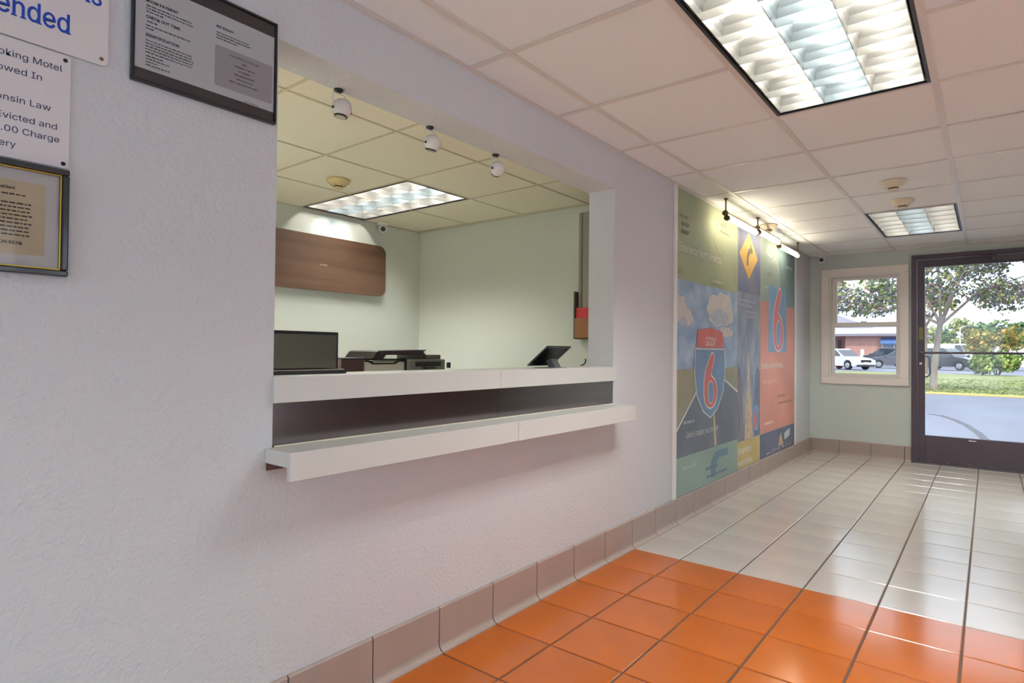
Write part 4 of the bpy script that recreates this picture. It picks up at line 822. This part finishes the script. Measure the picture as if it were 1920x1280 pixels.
# vehicles ----------------------------------------------------------
M_TIRE = mat('tire_rubber', S(40, 40, 44), .8, .2); M_RIM = mat('alloy_rim', S(170, 172, 178), .3, .5, .6); M_CGL = mat('car_glass', S(52, 62, 74), .06, .8)
M_HL = mat('headlamp', S(200, 208, 216), .1, .7); M_TL = mat('tail_lamp', S(150, 24, 28), .2, .6); M_PLATE = mat('number_plate', S(218, 222, 230), .5)
def car(name, label, loc, rotz, paint, L=4.6, W=1.85, Hh=1.68, kind='suv'):
    t = thing(name, label, 'car', loc, rotz, local=True, group='vehicles parked along the street')
    hl = L / 2; wr = .35; fx, rx = hl - .92, -hl + .95; by = .26; hood = Hh * .60; W2 = W / 2
    def arch(cx): return [(cx + (wr + .07) * math.cos(math.radians(a)), max(by, .36 + (wr + .07) * math.sin(math.radians(a)))) for a in range(-10, 191, 20)]
    prof = [(hl - .12, by)] + arch(fx) + arch(rx) + [(-hl + .1, by), (-hl, .55), (-hl + .03, hood - .02)]
    if kind == 'van': prof += [(-hl + .06, hood + .02), (hl - 1.1, hood + .02), (hl - .35, hood - .12), (hl - .02, hood - .32), (hl, .55)]
    else: prof += [(-hl + .10, hood + .03), (hl - 1.35, hood + .03), (hl - .55, hood - .07), (hl - .1, hood - .22), (hl, .62), (hl, .45)]
    MB().prism([(x, -W2, z) for x, z in prof], (0, W, 0)).build('body', paint, t, bev=.07, seg=3)
    if kind == 'van': cab = [(-hl + .06, hood), (-hl + .14, Hh), (hl - 1.75, Hh), (hl - .95, hood)]
    elif kind == 'pickup': cab = [(-.55, hood), (-.40, Hh), (hl - 2.3, Hh), (hl - 1.45, hood)]
    else: cab = [(-hl + .12, hood), (-hl + .5, Hh - .06), (-hl + 1.0, Hh), (hl - 2.35, Hh), (hl - 1.4, hood)]
    n = len(cab); vs = []
    for s in (-1, 1):
        for x, z in cab: vs.append((x, s * (W2 - .06 - (.16 if z > hood + .1 else 0)), z))
    MB().add(vs, [list(range(n)), [n + i for i in range(n)][::-1]] + [(i, n + i, n + (i + 1) % n, (i + 1) % n) for i in range(n)]).build('cabin', paint, t, bev=.05, seg=2)
    def lerp(p, q, k): return (p[0] + (q[0] - p[0]) * k, p[1] + (q[1] - p[1]) * k)
    ft, fb = cab[-2], cab[-1]; bt, bb2 = (cab[1], cab[0])
    zt, zb = Hh - .13, hood + .06
    def xa(p, q, z): return p[0] + (q[0] - p[0]) * (z - p[1]) / (q[1] - p[1])
    yt, yb = W2 - .20, W2 - .085
    xf_t, xf_b = xa(fb, ft, zt) - .05, xa(fb, ft, zb) - .08; xb_t, xb_b = xa(bb2, bt, min(zt, bt[1])) + .12, xa(bb2, bt, zb) + .12
    if kind == 'van': xb_t = xb_b = hl - 2.7
    mids = [0, .5, 1]
    for s in (-1, 1):
        for k in range(2):
            g = .025
            p = [(xb_b + (xf_b - xb_b) * (k / 2) + g, s * (yb + .012), zb), (xb_b + (xf_b - xb_b) * ((k + 1) / 2) - g, s * (yb + .012), zb), (xb_t + (xf_t - xb_t) * ((k + 1) / 2) - g, s * (yt + .03), zt), (xb_t + (xf_t - xb_t) * (k / 2) + g, s * (yt + .03), zt)]
            MB().prism(p, (0, s * .01, 0)).build('side_window', M_CGL, t)
        MB().box(xf_b + .02, xf_b + .2, s * (W2 + .02) - .08, s * (W2 + .02) + .08, zb - .04, zb + .12).build('mirror', paint, t, bev=.03)
        MB().box(hl - .30, hl + .004, s * (W2 - .22) - .20, s * (W2 - .22) + .20, hood - .34, hood - .24).build('headlight', M_HL, t, bev=.02)
        MB().box(-hl - .006, -hl + .12, s * (W2 - .15) - .12, s * (W2 - .15) + .12, hood - .28, hood - .02).build('tail_light', M_TL, t, bev=.02)
    def slab(p, q, nm, off):   # windscreen / rear window on the sloped cabin ends
        a, b = lerp(p, q, .1), lerp(p, q, .88); ya, yb_ = W2 - .14, W2 - .26
        MB().prism([(a[0] + off, -ya, a[1]), (a[0] + off, ya, a[1]), (b[0] + off, yb_, b[1]), (b[0] + off, -yb_, b[1])], (off * .6, 0, .008)).build(nm, M_CGL, t)
    slab(fb, ft, 'windshield', .012); slab(bb2, bt, 'rear_window', -.012)
    MB().box(hl - .02, hl + .012, -W2 + .45, W2 - .45, hood - .42, hood - .20).build('grille', M_BLACK, t, bev=.01)
    MB().box(hl - .12, hl + .02, -W2 + .12, W2 - .12, .27, .42).build('front_bumper', M_BLACK, t, bev=.03); MB().box(-hl - .03, -hl + .1, -W2 + .1, W2 - .1, .30, .48).build('rear_bumper', M_BLACK, t, bev=.03)
    for s in (-1, 1): MB().box(s * hl + s * .022 - .006, s * hl + s * .022 + .006, -.26, .26, .48, .62).build('license_plate', M_PLATE, t)
    for cx in (fx, rx):
        for s in (-1, 1):
            y = s * (W2 - .12)
            wh = MB().ring([(wr * .72, -.11), (wr * .97, -.10), (wr, -.06), (wr, .06), (wr * .97, .10), (wr * .72, .11)], (cx, y, .36), (0, 1, 0), 20).build('wheel', M_TIRE, t, smooth=True)
            rm = MB().ring([(wr * .66, .0), (wr * .62, .02), (.05, .03)], (cx, y + s * .10, .36), (0, s, 0), 14); rm.build('rim', M_RIM, wh)
            sp = MB()
            for k in range(5):
                a = k * 2 * math.pi / 5; sp.prism([(cx + .05 * math.cos(a + 1.2), y + s * .132, .36 + .05 * math.sin(a + 1.2)), (cx + wr * .62 * math.cos(a + .12), y + s * .125, .36 + wr * .62 * math.sin(a + .12)), (cx + wr * .62 * math.cos(a - .12), y + s * .125, .36 + wr * .62 * math.sin(a - .12)), (cx + .05 * math.cos(a - 1.2), y + s * .132, .36 + .05 * math.sin(a - 1.2))], (0, s * .012, 0))
            sp.build('spoke', M_RIM, wh)
    return t
P_W = mat('paint_white', S(228, 230, 234), .2, .5, coat=.6); P_K = mat('paint_black', S(34, 36, 46), .15, .6, coat=.8); P_C = mat('paint_charcoal', S(66, 68, 82), .2, .5, .3, coat=.7); P_G = mat('paint_grey', S(104, 106, 118), .25, .5, .4, coat=.6)
car('crossover', 'white crossover car with its nose toward the grey vehicle, seen through the window', (-7.75, 55.4, GZ), math.radians(-38), P_W)
car('suv', 'charcoal vehicle parked by the brick wall behind the white crossover', (-7.6, 77.5, GZ), math.radians(172), P_C, 4.9, 1.95, 1.95)
car('suv', 'grey vehicle with alloy wheel, cut off by the window frame', (-5.0, 64.9, GZ), math.radians(186), P_G, 4.7, 1.9, 1.74)
car('suv', 'black vehicle with number plate seen through the door behind the tree trunk', (-1.1, 61.9, GZ), math.radians(-32), P_K, 4.9, 1.95, 1.85)
car('van', 'long white van behind the black vehicle', (-1.3, 72, GZ), math.radians(4), P_W, 5.9, 2.0, 2.35, 'van')
car('sedan', 'white car half hidden by the shrub', (1.9, 66.5, GZ), math.radians(176), P_W, 4.6, 1.85, 1.6)
